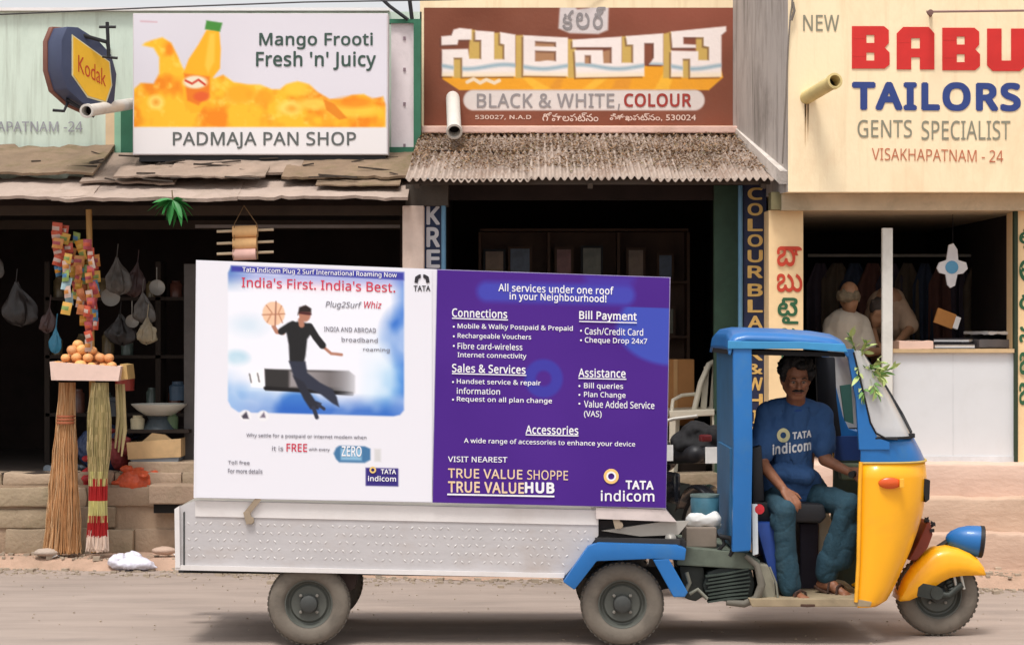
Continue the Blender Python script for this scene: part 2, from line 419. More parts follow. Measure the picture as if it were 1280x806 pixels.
# painted stripes by the billboard
MB().pbox(132, 143, 132, 204, 4.985, 4.998).build('painted_stripe', M('peach_paint', (222, 196, 160), var=.1), A, label='peach painted stripe')
MB().pbox(143, 151, 132, 204, 4.98, 4.998).build('painted_stripe', M('pale_green_paint', (150, 196, 168), var=.1), A, label='pale green painted stripe')
MB().pbox(151, 166, 132, 204, 4.975, 4.998).build('painted_stripe', green_p, A, label='dark green painted stripe')
text('VISAKHAPATNAM -24', -62, 152, 103, 165, 4.99, M('faded_ink', (150, 150, 158), var=.2), A, bold=.005)
# narrow framed panel right of the billboard
PN = thing('framed_panel', P(506, 190, 4.8), 'narrow pinkish white panel in a green frame right of the yellow billboard', 'panel')
MB().pbox(489, 520, 28, 186, 4.80, 4.83).build('panel', M('pinkish_white', (232, 220, 222), var=.05, dirt=.3), PN)
g = MB(); g.pbox(517, 526, 24, 186, 4.77, 4.86); g.pbox(486, 517, 184, 194, 4.77, 4.86); g.pbox(486, 517, 24, 29, 4.77, 4.86); g.build('frame', green_p, PN)
g = MB()
for yy in (46, 85, 128, 180): g.pbox(504, 507, yy, yy+4, 4.79, 4.80)
g.build('stud', M('stud_grey', (140, 120, 128)), PN)
# roof of overlapping weathered sheets
sheet_m = [M('asbestos_a', (148, 130, 116), rough=.95, var=.15, scale=4, dirt=.7, dcol=(110, 98, 84), dscale=3, bump=.5, bscale=40),
           M('asbestos_b', (170, 152, 140), rough=.95, var=.12, scale=4, dirt=.5, dcol=(130, 116, 100), dscale=4, bump=.5, bscale=40),
           M('asbestos_c', (128, 108, 88), rough=.95, var=.2, scale=5, dirt=.8, dcol=(96, 88, 56), dscale=4, bump=.6, bscale=50)]
def roof_sheet(x0, x1, ya, za, yb, zb, th, mi, seed):
    rs = random.Random(seed); nx = max(8, int((x1-x0)/0.05)); ny = 8
    jf = [rs.uniform(-.02, .02) for _ in range(nx+1)]; jb = [rs.uniform(-.05, .05) for _ in range(nx+1)]
    def fn(u, v, off):
        i = int(round(u*nx)); x = x0+(x1-x0)*u; y0 = ya+jf[i]; y1 = yb+jb[i]; y = y0+(y1-y0)*v
        z = za+(zb-za)*(y-ya)/(yb-ya)+0.014*noise.noise(Vector((x*3, y*4, seed)))+.006*noise.noise(Vector((x*14, y*12, seed)))
        return Vector((x, y, z+off))
    th *= .62
    g = MB(); g.grid(nx, ny, lambda u, v: fn(u, v, 0))
    o = g.build('roof_sheet', sheet_m[mi], A, solid=th); return o
zr = lambda y: 2.61+(y-3.75)*0.30
for (a, b, ya, yb, off, th, mi, sd_) in [(-30, 120, 3.75, 4.3, .0, .035, 1, 1), (70, 300, 3.72, 4.35, -.005, .04, 1, 2), (290, 511, 3.74, 4.5, .0, .035, 1, 3),
        (-60, 110, 4.1, 4.95, .085, .03, 2, 4), (95, 215, 4.02, 4.95, .035, .025, 0, 5), (205, 370, 4.15, 4.95, .075, .03, 0, 6), (350, 512, 4.0, 4.95, .08, .03, 2, 7),
        (-180, -20, 3.76, 4.95, .02, .035, 0, 8), (140, 330, 3.95, 4.3, .09, .02, 0, 9), (-560, -170, 3.75, 4.95, .0, .03, 1, 10), (395, 500, 3.86, 4.2, .05, .015, 2, 12)]:
    roof_sheet(PX(a, 3.9), PX(b, 3.9), ya, zr(ya)+off, yb, zr(yb)+off, th, mi, sd_)
g = MB()
for i in range(30):
    x = PX(U(-20, 500), 4.2); y = U(3.85, 4.7); l = U(.06, .34); a = U(-.15, .15); z = zr(y)+.085
    g.bar((x-l/2, y-l*a, z+U(-.02, .02)), (x+l/2, y+l*a, z+U(-.02, .02)), U(.008, .02), U(.006, .014))
g.build('roof_debris', M('dark_sticks', (62, 52, 44), var=.3), A, kind='stuff')
g = MB(); g.box(-5, PX(505, 4.3), 4.28, 4.34, 2.5, 2.57); g.box(-5, PX(505, 5.5), 5.5, 5.56, 2.45, 2.52)
g.build('roof_beam', M('dark_wood', (58, 46, 36), var=.2), A)
MB().pbox(244, 500, 281, 285, 4.6, 4.63).build('rail', M('grey_rail', (120, 112, 108)), A)
# billboard: light box with printed face
BB = thing('billboard', P(326, 195, 4.5), 'yellow and white fruit drink billboard of the pan shop above the broken roof', 'billboard')
bx0, bx1, by0, by1 = 166, 485, 17, 194
g = MB(); g.pbox(bx0, bx1, by0, by1, 4.5, 4.68); g.build('case', M('bb_case', (214, 208, 210), var=.04), BB, bevel=.006)
MB().pbox(bx0+8, bx1-3, by1+.5, by1+8, 4.52, 4.7).build('base_strip', blackm, BB)  # black strip along the bottom of the case
c = Canvas(bx0+1.5, by0+1.5, bx1-1.5, by1-1.5, 1.25, (222, 218, 226))
nz = c.noise(22, 1); nz2 = c.noise(9, 2)
c.img += (c.noise(80, 3, 1)[..., None]-.5)*.05
heap = [(166, 160), (167, 112), (176, 104), (192, 105), (199, 92), (199, 72), (192, 60), (178, 57), (181, 54), (192, 50), (203, 47), (214, 54), (222, 70), (228, 84), (236, 96), (268, 98), (279, 94), (292, 103), (308, 106), (325, 106), (340, 112), (350, 112), (358, 106), (372, 102), (386, 106), (398, 116), (412, 124), (428, 124), (440, 119), (455, 118), (465, 124), (479, 121), (482, 132), (482, 160)]
yel = np.array((253, 190, 44))/255.; org = np.array((240, 138, 22))/255.; lt = np.array((255, 222, 110))/255.
t1 = np.clip((nz-.42)*3.2, 0, 1)[..., None]; t2 = np.clip((nz2-.58)*4, 0, 1)[..., None]
fruit = (yel*(1-t1)+org*t1)*(1-t2*.5)+lt*t2*.5
c.put(c.poly(heap, 1.6), fruit)
for (ex, ey, ra, rb, col) in [(195, 128, 10, 9, (255, 226, 120)), (195, 128, 4, 4, (236, 150, 40)), (362, 135, 15, 9, (255, 220, 110)), (365, 136, 6, 4, (240, 160, 40)), (330, 122, 12, 9, (246, 160, 30)), (440, 138, 34, 9, (255, 206, 70)), (444, 128, 24, 7, (240, 140, 26)), (300, 118, 18, 12, (248, 168, 34)), (372, 112, 16, 8, (255, 202, 60)), (392, 130, 20, 7, (255, 214, 90))]:
    c.put(c.ell(ex, ey, ra, rb, 3)*.8, col)
c.put(c.poly([(404, 124), (418, 130), (434, 148), (424, 150), (408, 138)], 1.2)*.8, (226, 124, 24))
c.put(c.poly([(258, 38), (274, 38), (276, 62), (275, 86), (264, 100), (262, 122), (250, 140), (238, 142), (229, 122), (229, 92), (236, 74), (248, 56)], 1.2), (252, 178, 34))
c.put(c.poly([(262, 42), (269, 42), (268, 78), (260, 92), (256, 82)], 2)*.55, (255, 214, 96))
c.put(c.poly([(230, 92), (262, 96), (262, 118), (248, 132), (234, 126)], 1.5)*.75, (228, 108, 30))
c.put(c.ell(244, 103, 15, 8, 1.5), (238, 226, 196)); c.put(c.ell(252, 121, 10, 6, 1.5)*.85, (226, 92, 46))
c.put(c.line([(232, 101), (240, 105), (248, 100), (256, 106)], 2.6), (206, 60, 40))
c.put(c.poly([(258, 26), (278, 29), (275, 40), (256, 37)], 1), (70, 140, 58))
c.put(c.poly([(160, 159), (490, 159.5), (490, 200), (160, 200)], 1.2), (234, 230, 230))
c.put(c.line([(176, 27), (196, 28)], 2)*.4, (200, 120, 130))
c.build('printed_face', 4.4965, BB, printm)
ink = M('dark_green_ink', (62, 84, 76), var=.08); ink2 = M('grey_green_ink', (96, 100, 98), var=.05)
text('Mango Frooti', 324, 41, 466, 62, 4.492, ink, BB, bold=.018); text("Fresh 'n' Juicy", 320, 64, 470, 89, 4.492, ink, BB, bold=.018)
text('PADMAJA PAN SHOP', 216, 165, 445, 186, 4.492, ink2, BB, bold=.012)

# projecting sign on a bracket
ps = Vector(P(100, 130, 3.95)); PS = thing('projecting_sign', ps, 'round sided yellow and navy projecting sign hanging at the top left', 'sign')
ang = math.radians(50); nrm = Vector((math.sin(ang), -math.cos(ang), 0)); tn = Vector((math.cos(ang), math.sin(ang), 0)); up = Vector((0, 0, 1))
fc = Vector(P(112, 88, 4.0))
outl = [(-.25, -.10), (-.20, -.22), (-.06, -.26), (.12, -.25), (.23, -.12), (.25, .08), (.20, .20), (.08, .25), (-.10, .26), (-.2, .22), (-.25, .1)]
def ps_prism(pts, d0, d1, g, tilt=-.10):
    n = len(pts); q = [fc+tn*a+up*(b-a*0.35)+nrm*d0 for a, b in pts]; q2 = [fc+tn*a+up*(b-a*0.35)+nrm*d1 for a, b in pts]
    g.add(q+q2, [tuple(range(n)), tuple(range(n, 2*n))[::-1]]+[(i, n+i, n+(i+1) % n, (i+1) % n) for i in range(n)])
g = MB(); ps_prism(outl, -.17, 0, g); g.build('case', M('navy_case', (62, 70, 96), rough=.5, var=.1, dirt=.3), PS, bevel=.012, smooth=40)
g = MB(); ps_prism([(a*1.04, b*1.04) for a, b in outl], -.20, -.15, g); g.build('rim', M('rust_brown', (120, 78, 66), rough=.7, var=.2, dirt=.5, dcol=(160, 150, 140)), PS, bevel=.01, smooth=40)
hexp = [(-.15, -.10), (-.02, -.19), (.14, -.16), (.19, -.02), (.17, .13), (-.15, .17)]
g = MB(); ps_prism([(a*1.07, b*1.07) for a, b in hexp], 0, .004, g); g.build('panel_border', M('pale_line', (214, 208, 170)), PS)
g = MB(); ps_prism(hexp, 0.004, .008, g); g.build('yellow_panel', M('sign_yellow', (236, 184, 48), rough=.5, var=.08), PS)
cv = bpy.data.curves.new('t', 'FONT'); cv.body = 'Kodak'; cv.offset = .0; cv.resolution_u = 3
_o = bpy.data.objects.new('t', cv); COL.objects.link(_o); dg = bpy.context.evaluated_depsgraph_get(); dg.update()
me = bpy.data.meshes.new_from_object(_o.evaluated_get(dg)); bpy.data.objects.remove(_o)
xs = [v.co.x for v in me.vertices]; ys = [v.co.y for v in me.vertices]
for v in me.vertices:
    a = (v.co.x-min(xs))/(max(xs)-min(xs))*.25-.11; b = (v.co.y-min(ys))/(max(ys)-min(ys))*.12-.06
    v.co = fc+tn*a+up*(b-a*0.35)+nrm*.0105
me.materials.clear(); me.materials.append(M('sign_red', (196, 74, 40)))
for p in me.polygons: p.material_index = 0
make_obj('lettering', me, PS)
g = MB(); g.tube([P(134, 28, 4.0), P(136, 72, 4.0)], .013); g.tube([P(124, 34, 4.0), P(145, 34, 4.0)], .01); g.tube([P(128, 71, 4.0), P(147, 73, 4.0)], .01)
g.tube([P(88, 40, 3.95), P(134, 53, 4.0), P(136, 62, 5.0)], .014); g.tube([P(66, 138, 3.9), P(80, 139, 3.9), P(84, 130, 3.95), P(84, 118, 4.0)], .011); g.tube([P(84, 125, 3.95), P(118, 146, 4.0)], .012)
g.build('bracket', blackm, PS, smooth=50)
# drain spouts
def spout(pa, pb, r, label, mat):
    t = thing('drain_spout', pb, label, 'pipe')
    d = (pb-pa).normalized(); g = MB(); g.pipe([pa, pa+(pb-pa)*.5, pb], r, .008, 20); g.build('pipe', mat, t, smooth=60)
    g = MB(); g.pipe([pb-d*.035, pb-d*.002], r+.007, .012, 20); g.build('collar', mat, t, smooth=60)
    g = MB(); g.lathe(pb-d*.10, d, [(0, .0001), (0, r-.01)], 20); g.build('mouth_shade', M('mouth_shade', (26, 22, 20)), t)  # dark disc painted in for the shade down the pipe mouth
spout(P(176, 128, 5.02), P(108, 139, 3.7), .043, 'grey drain pipe with dark mouth under the projecting sign', pvc)
spout(P(566, 122, 5.02), P(568, 165, 4.35), .052, 'grey drain pipe hanging in front of the brown painted sign', pvc)
spout(P(1005, 124, 3.45), P(1044, 101, 2.95), .047, 'short yellowish drain pipe jutting from the cream wall', M('pvc_yellow', (206, 186, 128), rough=.7, var=.12, dirt=.5, dcol=(120, 96, 60)))

# ------------------------------------------------------------------ MIDDLE BUILDING
B = thing('shop_building', (.5, 5, 0), 'middle photo studio with brown painted sign and corrugated awning over a dark doorway', 'shop')
MB().box(PX(525, 5), PX(936, 5), 5.0, 5.25, 2.98, 4.4).build('parapet', cream, B)
bk = [(530, 12), (532, 157)]
c = Canvas(530, 10, 929, 157, 1.15, (128, 76, 58))
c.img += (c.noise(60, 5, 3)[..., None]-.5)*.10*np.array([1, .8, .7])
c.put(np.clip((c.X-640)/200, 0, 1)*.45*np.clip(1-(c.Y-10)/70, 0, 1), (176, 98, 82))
def A_(pts): return [(545+x/6.737, 28+y/6.733) for x, y in pts]
def B_(pts): return [(720+x/6.737, 28+y/6.733) for x, y in pts]
c.put(c.poly([(555, 85), (900, 82), (904, 97), (886, 113), (574, 113), (553, 99)], 1), (238, 164, 48))
for q in ([(652, 97), (664, 97), (690, 112), (668, 112)], [(830, 90), (846, 82), (836, 112), (818, 112)], [(745, 98), (760, 98), (742, 112), (728, 112)]): c.put(c.poly(q, 1.5)*.7, (250, 196, 70))
for q in ([(696, 98), (704, 98), (700, 112), (686, 112)], [(770, 100), (790, 98), (786, 112), (764, 112)]): c.put(c.poly(q, 2)*.5, (214, 140, 60))
for q in (A_([(670, 110), (735, 110), (735, 470), (670, 470)]), A_([(1105, 140), (1180, 150), (1180, 470), (1105, 470)]), A_([(290, 60), (335, 70), (335, 160), (385, 160), (385, 320), (270, 320)]), A_([(485, 90), (545, 90), (580, 180), (580, 320), (485, 320)]),
          B_([(385, 120), (430, 120), (480, 190), (480, 350), (385, 350)]), B_([(735, 100), (805, 80), (805, 470), (735, 470)]), B_([(1010, 120), (1110, 120), (1130, 200), (1130, 330), (1010, 330)]), A_([(145, 280), (225, 280), (225, 470), (145, 470)]), B_([(895, 290), (965, 290), (965, 470), (895, 470)])):
    c.put(c.poly(q, 1.2), (206, 172, 96))
W = [A_([(45, 120), (130, 112), (148, 64), (200, 50), (300, 60), (300, 148), (190, 150), (180, 190), (45, 195)]),
     A_([(50, 230), (270, 225), (280, 308), (380, 310), (380, 152), (330, 150), (330, 70), (490, 82), (490, 312), (575, 312), (575, 190), (540, 180), (540, 84), (668, 105), (668, 455), (222, 460), (220, 300), (150, 300), (150, 455), (50, 455)]),
     A_([(735, 110), (1110, 130), (1110, 455), (735, 450)]),
     B_([(-30, 148), (385, 122), (385, 342), (480, 342), (480, 190), (430, 190), (420, 118), (735, 95), (735, 360), (615, 357), (655, 300), (655, 178), (575, 178), (575, 455), (0, 466), (-12, 235), (225, 235), (232, 345), (300, 345), (300, 212), (-30, 212)]),
     B_([(800, 80), (1265, 35), (1265, 76), (1225, 110), (1225, 460), (962, 465), (960, 310), (900, 310), (900, 460), (800, 460), (800, 240), (1030, 245), (1030, 320), (1120, 320), (1120, 210), (1075, 200), (1075, 128), (905, 127), (905, 185), (1010, 190), (1010, 217), (810, 217)])]
wm = np.zeros(c.X.shape)
for q in W: wm = np.maximum(wm, c.poly(q, 1.0))
for q in (A_([(835, 160), (1010, 170), (1010, 208), (835, 203)]), A_([(835, 240), (1010, 245), (1010, 328), (940, 322), (870, 330), (835, 330)]), B_([(75, 280), (125, 280), (125, 350), (75, 350)])): wm = wm*(1-c.poly(q, 1))
for q in (A_([(835, 160), (1010, 170), (1010, 330), (835, 330)]), B_([(75, 280), (300, 230), (300, 350), (75, 350)])): c.put(c.poly(q, 1), (176, 132, 98))
sh = np.roll(np.roll(wm, 2, 0), -2, 1); c.put(sh*.55, (92, 62, 54))
c.put(wm, (244, 232, 226))
wave = 83.8+2.6*np.sin((c.X-560)/15.0)
c.put(wm*np.clip(1-np.abs(c.Y-wave)/4.2, 0, 1)*.9, (140, 172, 186))
c.put(wm*np.clip((c.Y-89)/5, 0, 1)*.5, (246, 222, 170))
c.put(c.poly([(700, 6), (713, 4), (722, 12), (736, 10), (748, 3), (761, 5), (760, 38), (748, 43), (712, 42), (698, 36)], 1.4), (216, 206, 204))
c.put(c.line([(592, 125.5), (868, 125.5)], 26, 1), (208, 196, 190)); c.put(c.line([(592, 125.5), (868, 125.5)], 23, 1), (222, 212, 206))
c.put(c.line([(584, 103), (592, 99), (600, 104), (608, 100), (618, 104), (624, 101)], 4.5), (240, 220, 190))
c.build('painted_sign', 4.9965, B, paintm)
grey_i = M('grey_ink', (148, 142, 142), var=.15, scale=30); red_i = M('brick_red_ink', (160, 60, 52), var=.12, scale=20); wht_i = M('faded_white_ink', (214, 190, 176), var=.15, scale=30)
text('క', 703, 13, 717, 38, 4.992, grey_i, B, bold=.02); text('ల', 720, 16, 737, 37, 4.992, grey_i, B, bold=.02); text('ర్', 741, 9, 757, 37, 4.992, grey_i, B, bold=.02)
text('BLACK & WHITE', 596, 117, 768, 135, 4.992, grey_i, B, bold=.018); text(',', 772, 130, 775, 138, 4.992, grey_i, B)
text('COLOUR', 780, 117, 864, 134, 4.992, red_i, B, bold=.035)
text('530027, N.A.D', 594, 144, 664, 150, 4.992, wht_i, B, bold=.02)
text('గోపాలపట్నం', 678, 141, 748, 152, 4.992, wht_i, B, bold=.01); text('విశాఖపట్నం, 530024', 762, 142, 870, 152, 4.992, wht_i, B, bold=.01)
MB().box(PX(527, 4.9), PX(933, 4.9), 4.86, 4.999, PZ(167, 4.9), PZ(158, 4.9)).build('ledge', M('pink_ledge', (222, 186, 172), var=.08, dirt=.5, dcol=(170, 140, 120), bump=.3), B, bevel=.01)
corr = M('rusty_sheet', (166, 150, 138), rough=.8, var=.14, scale=8, dirt=.85, dcol=(112, 80, 60), dscale=6, stretch=(.8, 1, 1))
AB, AF = (527, 4.93, 166), (507, 3.6, 227)
def awn(u, v, lift=0):   # u along, v front->back
    xf, xb = PX(507, 3.6)+(PX(969, 3.6)-PX(507, 3.6))*u, PX(525, 4.93)+(PX(934, 4.93)-PX(525, 4.93))*u
    y = 3.6+(4.93-3.6)*v; zf, zb = PZ(225, 3.6), PZ(168, 4.93)
    x = xf+(xb-xf)*v; z = zf+(zb-zf)*v
    return Vector((x, y, z+lift))
for k, (ua, ub, lf) in enumerate([(0, .345, 0), (.33, .68, .012), (.665, 1.0, .003)]):
    g = MB(); n = int((ub-ua)*50*8)
    def fn(a, b, ua=ua, ub=ub, lf=lf, k=k):
        u = ua+(ub-ua)*a; p = awn(u, b, lf+.013*math.cos(u*50*2*math.pi)); p.y += .012*math.sin(k*2.1+b)*(1-b); p.z += .01*noise.noise(Vector((u*9, b*3, k))); return p
    g.grid(n, 10, fn); g.build('corrugated_sheet', corr, B, smooth=60, solid=.004)
g = MB()
for i in range(17000):
    v = random.betavariate(1.7, 1.5); u = R()
    if v < .12+.16*noise.noise(Vector((u*14, 0, 3)))+U(0, .12): continue
    rd = .5+.5*noise.noise(Vector((u*7, v*3, 9)))
    if R() > rd*1.9: continue
    p = awn(u, v, .012+U(0, .02)); s = U(.005, .014)*(1.5 if R() < .05 else 1)
    g.mi = 0 if R() < .62 else (1 if R() < .6 else 2)
    ax = Vector((U(-1, 1), U(-1, 1), U(-.4, .4))).normalized(); ay = ax.cross(Vector((U(-.3, .3), U(-.3, .3), 1))).normalized()
    g.add([p-ax*s, p-ay*s*.5, p+ax*s, p+ay*s*.5+Vector((0, 0, s*.3))], [(0, 1, 2, 3)])
g.build('leaf_litter', [M('litter_brown', (138, 108, 80), var=.3, rough=.95), M('litter_tan', (160, 132, 104), var=.2, rough=.95), M('litter_olive', (112, 100, 66), var=.3, rough=.95)], B, kind='stuff')
g = MB(); g.bar(awn(0.01, .05, -.03), awn(.99, .05, -.03), .04, .04); g.bar(awn(0.02, .6, -.035), awn(.98, .6, -.035), .04, .04)
for u in (.03, .5, .97): g.bar(awn(u, 0.02, -.05), awn(u, 1, -.05), .035, .035)
g.build('awning_frame', M('frame_wood', (64, 52, 42)), B)
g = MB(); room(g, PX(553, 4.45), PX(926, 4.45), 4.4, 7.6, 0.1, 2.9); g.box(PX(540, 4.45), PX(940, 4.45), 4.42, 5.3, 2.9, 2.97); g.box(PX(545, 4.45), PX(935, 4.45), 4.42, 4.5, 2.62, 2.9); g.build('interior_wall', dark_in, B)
MB().box(PX(500, 4.5), PX(960, 4.5), 4.3, 7.6, 0.1, .60).build('shop_floor', M('cement_floor', (130, 118, 106), rough=.9, dirt=.4), B)
MB().pbox(893, 926, 232, 600, 4.36, 4.46).build('door_leaf', M('dark_green_door', (66, 92, 74), rough=.7, var=.25, scale=3, dirt=.4, dcol=(40, 44, 40)), B)
# painted columns
MB().pbox(930, 958, 222, 602, 4.0, 4.35).build('column', M('navy_paint', (38, 44, 74), rough=.7, var=.2, dirt=.3, dcol=(80, 74, 80)), B, label='navy column with golden vertical letters')
gold_i = M('gold_ink', (226, 186, 110), var=.15, scale=20)
s_ = 'COLOURBLACK&WHITE'; yy = 233.0
hts = [(c_, 19.5) for c_ in 'COLOUR']+[('gap', 3)]+[(c_, 20) for c_ in 'BLACK']+[('&', 17)]+[(c_, 20.5) for c_ in 'WHITE']
for ch, hh in hts:
    if ch == 'gap': yy += hh; continue
    text(ch, 934.5 if ch != 'I' else 941, yy+1.5, 953.5 if ch != 'I' else 946.5, yy+hh-2.5, 3.996, gold_i, B, bold=.035); yy += hh
MB().pbox(530, 552, 255, 602, 4.05, 4.3).build('column', M('navy_paint2', (44, 56, 88), rough=.7, var=.2), B, label='navy column with large white letters')
wl = M('white_ink', (226, 224, 228), var=.05)
for ch, a, b in (('K', 258, 281), ('R', 284, 309), ('E', 312, 335), ('A', 338, 361), ('T', 364, 387), ('I', 390, 413), ('O', 416, 439), ('N', 442, 465)): text(ch, 533 if ch != 'I' else 539, a, 550 if ch != 'I' else 544, b, 4.046, wl, B, bold=.04)
MB().pbox(503, 530, 257, 602, 3.92, 4.2).build('column', M('pinkish_plaster', (218, 196, 182), rough=.9, var=.1, dirt=.4, dcol=(180, 150, 130), bump=.3), B, bevel=.01, label='plain pinkish plaster column')
MB().pbox(507, 560, 231, 257, 3.95, 4.2).build('beam_end', M('dark_concrete', (74, 66, 58), var=.2, bump=.4), B)
blp = M('blue_pipe', (96, 140, 170), rough=.5, var=.12)
for pxx, lab in ((925.5, 'right'), (554.5, 'left')):
    g = MB(); g.tube([P(pxx, 232, 3.98), P(pxx, 602, 3.98)], .017, 12); g.build('downpipe', blp, B, smooth=50)

# ------------------------------------------------------------------ RIGHT BUILDING
Cb = thing('shop_building', (3.2, 4, 0), 'cream painted tailor shop on the right with big red and blue lettering', 'shop')
g = MB(); x0f, x0b = PX(985, 3.4), PX(916, 5.0); zt = 4.6; zb = PZ(240, 3.4)
pl = [(x0f, 3.4), (9, 3.4), (9, 7.8), (x0b+.02, 7.8), (x0b, 5.0)]
n = len(pl); g.add([(a, b, zb) for a, b in pl]+[(a, b, zt) for a, b in pl], [tuple(range(n))[::-1], tuple(range(n, 2*n))]+[(i, (i+1) % n, n+(i+1) % n, n+i) for i in range(n)])
g.m = [0]*len(g.m); g.m[-1] = 1
g.build('upper_wall', [cream, conc], Cb)
MB().bar(P(922, 166, 4.95), P(981, 222, 3.42), .07, .09).build('side_coping', M('worn_white', (206, 198, 190), dirt=.6, dcol=(140, 130, 118), bump=.4), Cb)
red_m = M('sign_red_paint', (206, 44, 40), rough=.7, var=.08); blu_m = M('sign_blue_paint', (46, 66, 128), rough=.7, var=.08); gry_m = M('sign_grey_paint', (138, 136, 118), rough=.8, var=.1)
text('NEW', 1004, 19, 1049, 39, 3.395, gry_m, Cb, bold=.006)
# BABU in heavy square letters: (left, top, right, bottom)
def stroke_letter(polys, name='lettering'):
    g = MB()
    for pts in polys: g.prism(pts, 3.393, 3.399)
    return g.build(name, red_m, Cb)
def off(L_, x, dy): return [[(x+a, 33+dy+c_) for a, c_ in L_]]
def letB(x, dy): return off([(0, 0), (40, 0), (46, 5), (46, 21), (41, 27), (47, 33), (47, 48), (41, 53), (0, 53), (0, 38.1), (18, 38.1), (18, 43), (28, 43), (28, 33), (18, 33), (18, 37.9), (0, 37.9), (0, 16.1), (18, 16.1), (18, 21), (28, 21), (28, 11), (18, 11), (18, 15.9), (0, 15.9)], x, dy)
def letA(x, dy): return off([(0, 8), (8, 0), (40, 0), (47, 8), (47, 53), (29, 53), (29, 38), (18, 38), (18, 53), (0, 53), (0, 20.1), (18, 20.1), (18, 27), (29, 27), (29, 14), (18, 14), (18, 19.9), (0, 19.9)], x, dy)
def letU(x, dy): return off([(0, 0), (18, 0), (18, 40), (30, 40), (30, 0), (48, 0), (48, 47), (41, 53), (7, 53), (0, 46)], x, dy)
stroke_letter(letB(1065, 0)); stroke_letter(letA(1121, 1)); stroke_letter(letB(1178, 2)); stroke_letter(letU(1234, 3))
text('TAILORS', 1065, 102, 1276, 138, 3.395, blu_m, Cb, bold=.055, slope=.008)
text('GENTS', 1072, 150, 1140, 172, 3.395, gry_m, Cb, bold=.004); text('SPECIALIST', 1152, 151, 1263, 175, 3.395, gry_m, Cb, bold=.004)
text('VISAKHAPATNAM - 24', 1090, 185, 1254, 200, 3.395, M('rust_ink', (190, 110, 78), var=.1), Cb, bold=-.004, slope=.02)
MB().box(x0f-.02, 9, 3.58, 7.8, PZ(263, 3.6), zb-.002).build('beam', M('beam_shaded_beige', (196, 178, 150), rough=.9, var=.12, dirt=.5, dcol=(110, 104, 84), dscale=3), Cb)  # greyer than the wall above, shade put into the colour
MB().pbox(961, 1004, 263, 602, 3.7, 4.05).build('pillar', M('cream2', (240, 208, 160), rough=.85, var=.06, dirt=.3, dcol=(210, 170, 120)), Cb, label='cream pillar with red and green vertical letters')
MB().pbox(964, 986, 240, 262, 3.62, 3.8).build('gap_filler', M('gap_olive', (120, 112, 80), var=.2, dirt=.5), Cb)  # olive block added to stand for the dark gap above the pillar
MB().pbox(1272, 1600, 263, 602, 3.7, 4.05).build('pillar', MATS['cream2'], Cb, label='cream pillar at the right edge with green letters')
MB().pbox(1268, 1272.5, 263, 602, 3.69, 3.75).build('trim', M('dark_green_trim', (44, 58, 40)), Cb)
MB().box(PX(1600, 3.7)+.002, 8.98, 3.72, 7.7, .1, PZ(263, 3.7)).build('lower_wall', MATS['cream2'], Cb)
gr_i = M('green_ink', (44, 92, 60), var=.1); rd_i = M('red_ink', (196, 66, 44), var=.1)
text('బా', 971, 308, 1003, 333, 3.695, rd_i, Cb, bold=.02); text('బు', 971, 342, 1003, 365, 3.695, rd_i, Cb, bold=.02)
text('టై', 972, 372, 998, 405, 3.695, gr_i, Cb, bold=.015); text('ల', 973, 410, 998, 430, 3.695, gr_i, Cb, bold=.02); text('ర్స్', 973, 440, 1000, 470, 3.695, gr_i, Cb, bold=.02)
for ch, a in (('టై', 285), ('ల', 325), ('ర్', 360), ('స్', 400), ('బా', 440), ('బు', 478)): text(ch, 1274, a, 1300, a+28, 3.695, gr_i, Cb, bold=.015)
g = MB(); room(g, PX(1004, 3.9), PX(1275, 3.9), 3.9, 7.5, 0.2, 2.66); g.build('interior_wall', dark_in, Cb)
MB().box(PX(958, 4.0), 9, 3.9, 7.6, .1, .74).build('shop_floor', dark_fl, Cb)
MB().pbox(1103, 1116, 285, 579, 3.64, 3.69).build('post', M('post_white', (214, 212, 204), var=.05, dirt=.3), Cb, bevel=.004)
# counter
CT = thing('counter', P(1185, 580, 3.75), 'white panelled shop counter in the tailor shop opening', 'counter')
MB().pbox(1116.5, 1268, 441, 579, 3.72, 3.76).build('front_panel', M('panel_white', (212, 214, 216), rough=.5, var=.03, scale=3, dirt=.2, dcol=(186, 184, 178)), CT)
MB().box(PX(1112, 3.7), PX(1269, 3.7), 3.69, 4.5, PZ(441, 3.7)+.001, PZ(436, 3.7)).build('counter_top', M('counter_wood', (196, 168, 128), var=.12), CT)
g = MB()
g.pbox(1191, 1191.8, 442, 578, 3.7180, 3.7195); g.pbox(1117, 1268, 570, 578.5, 3.712, 3.7195)
g.build('joint_strip', M('joint_grey', (205, 207, 209)), CT)
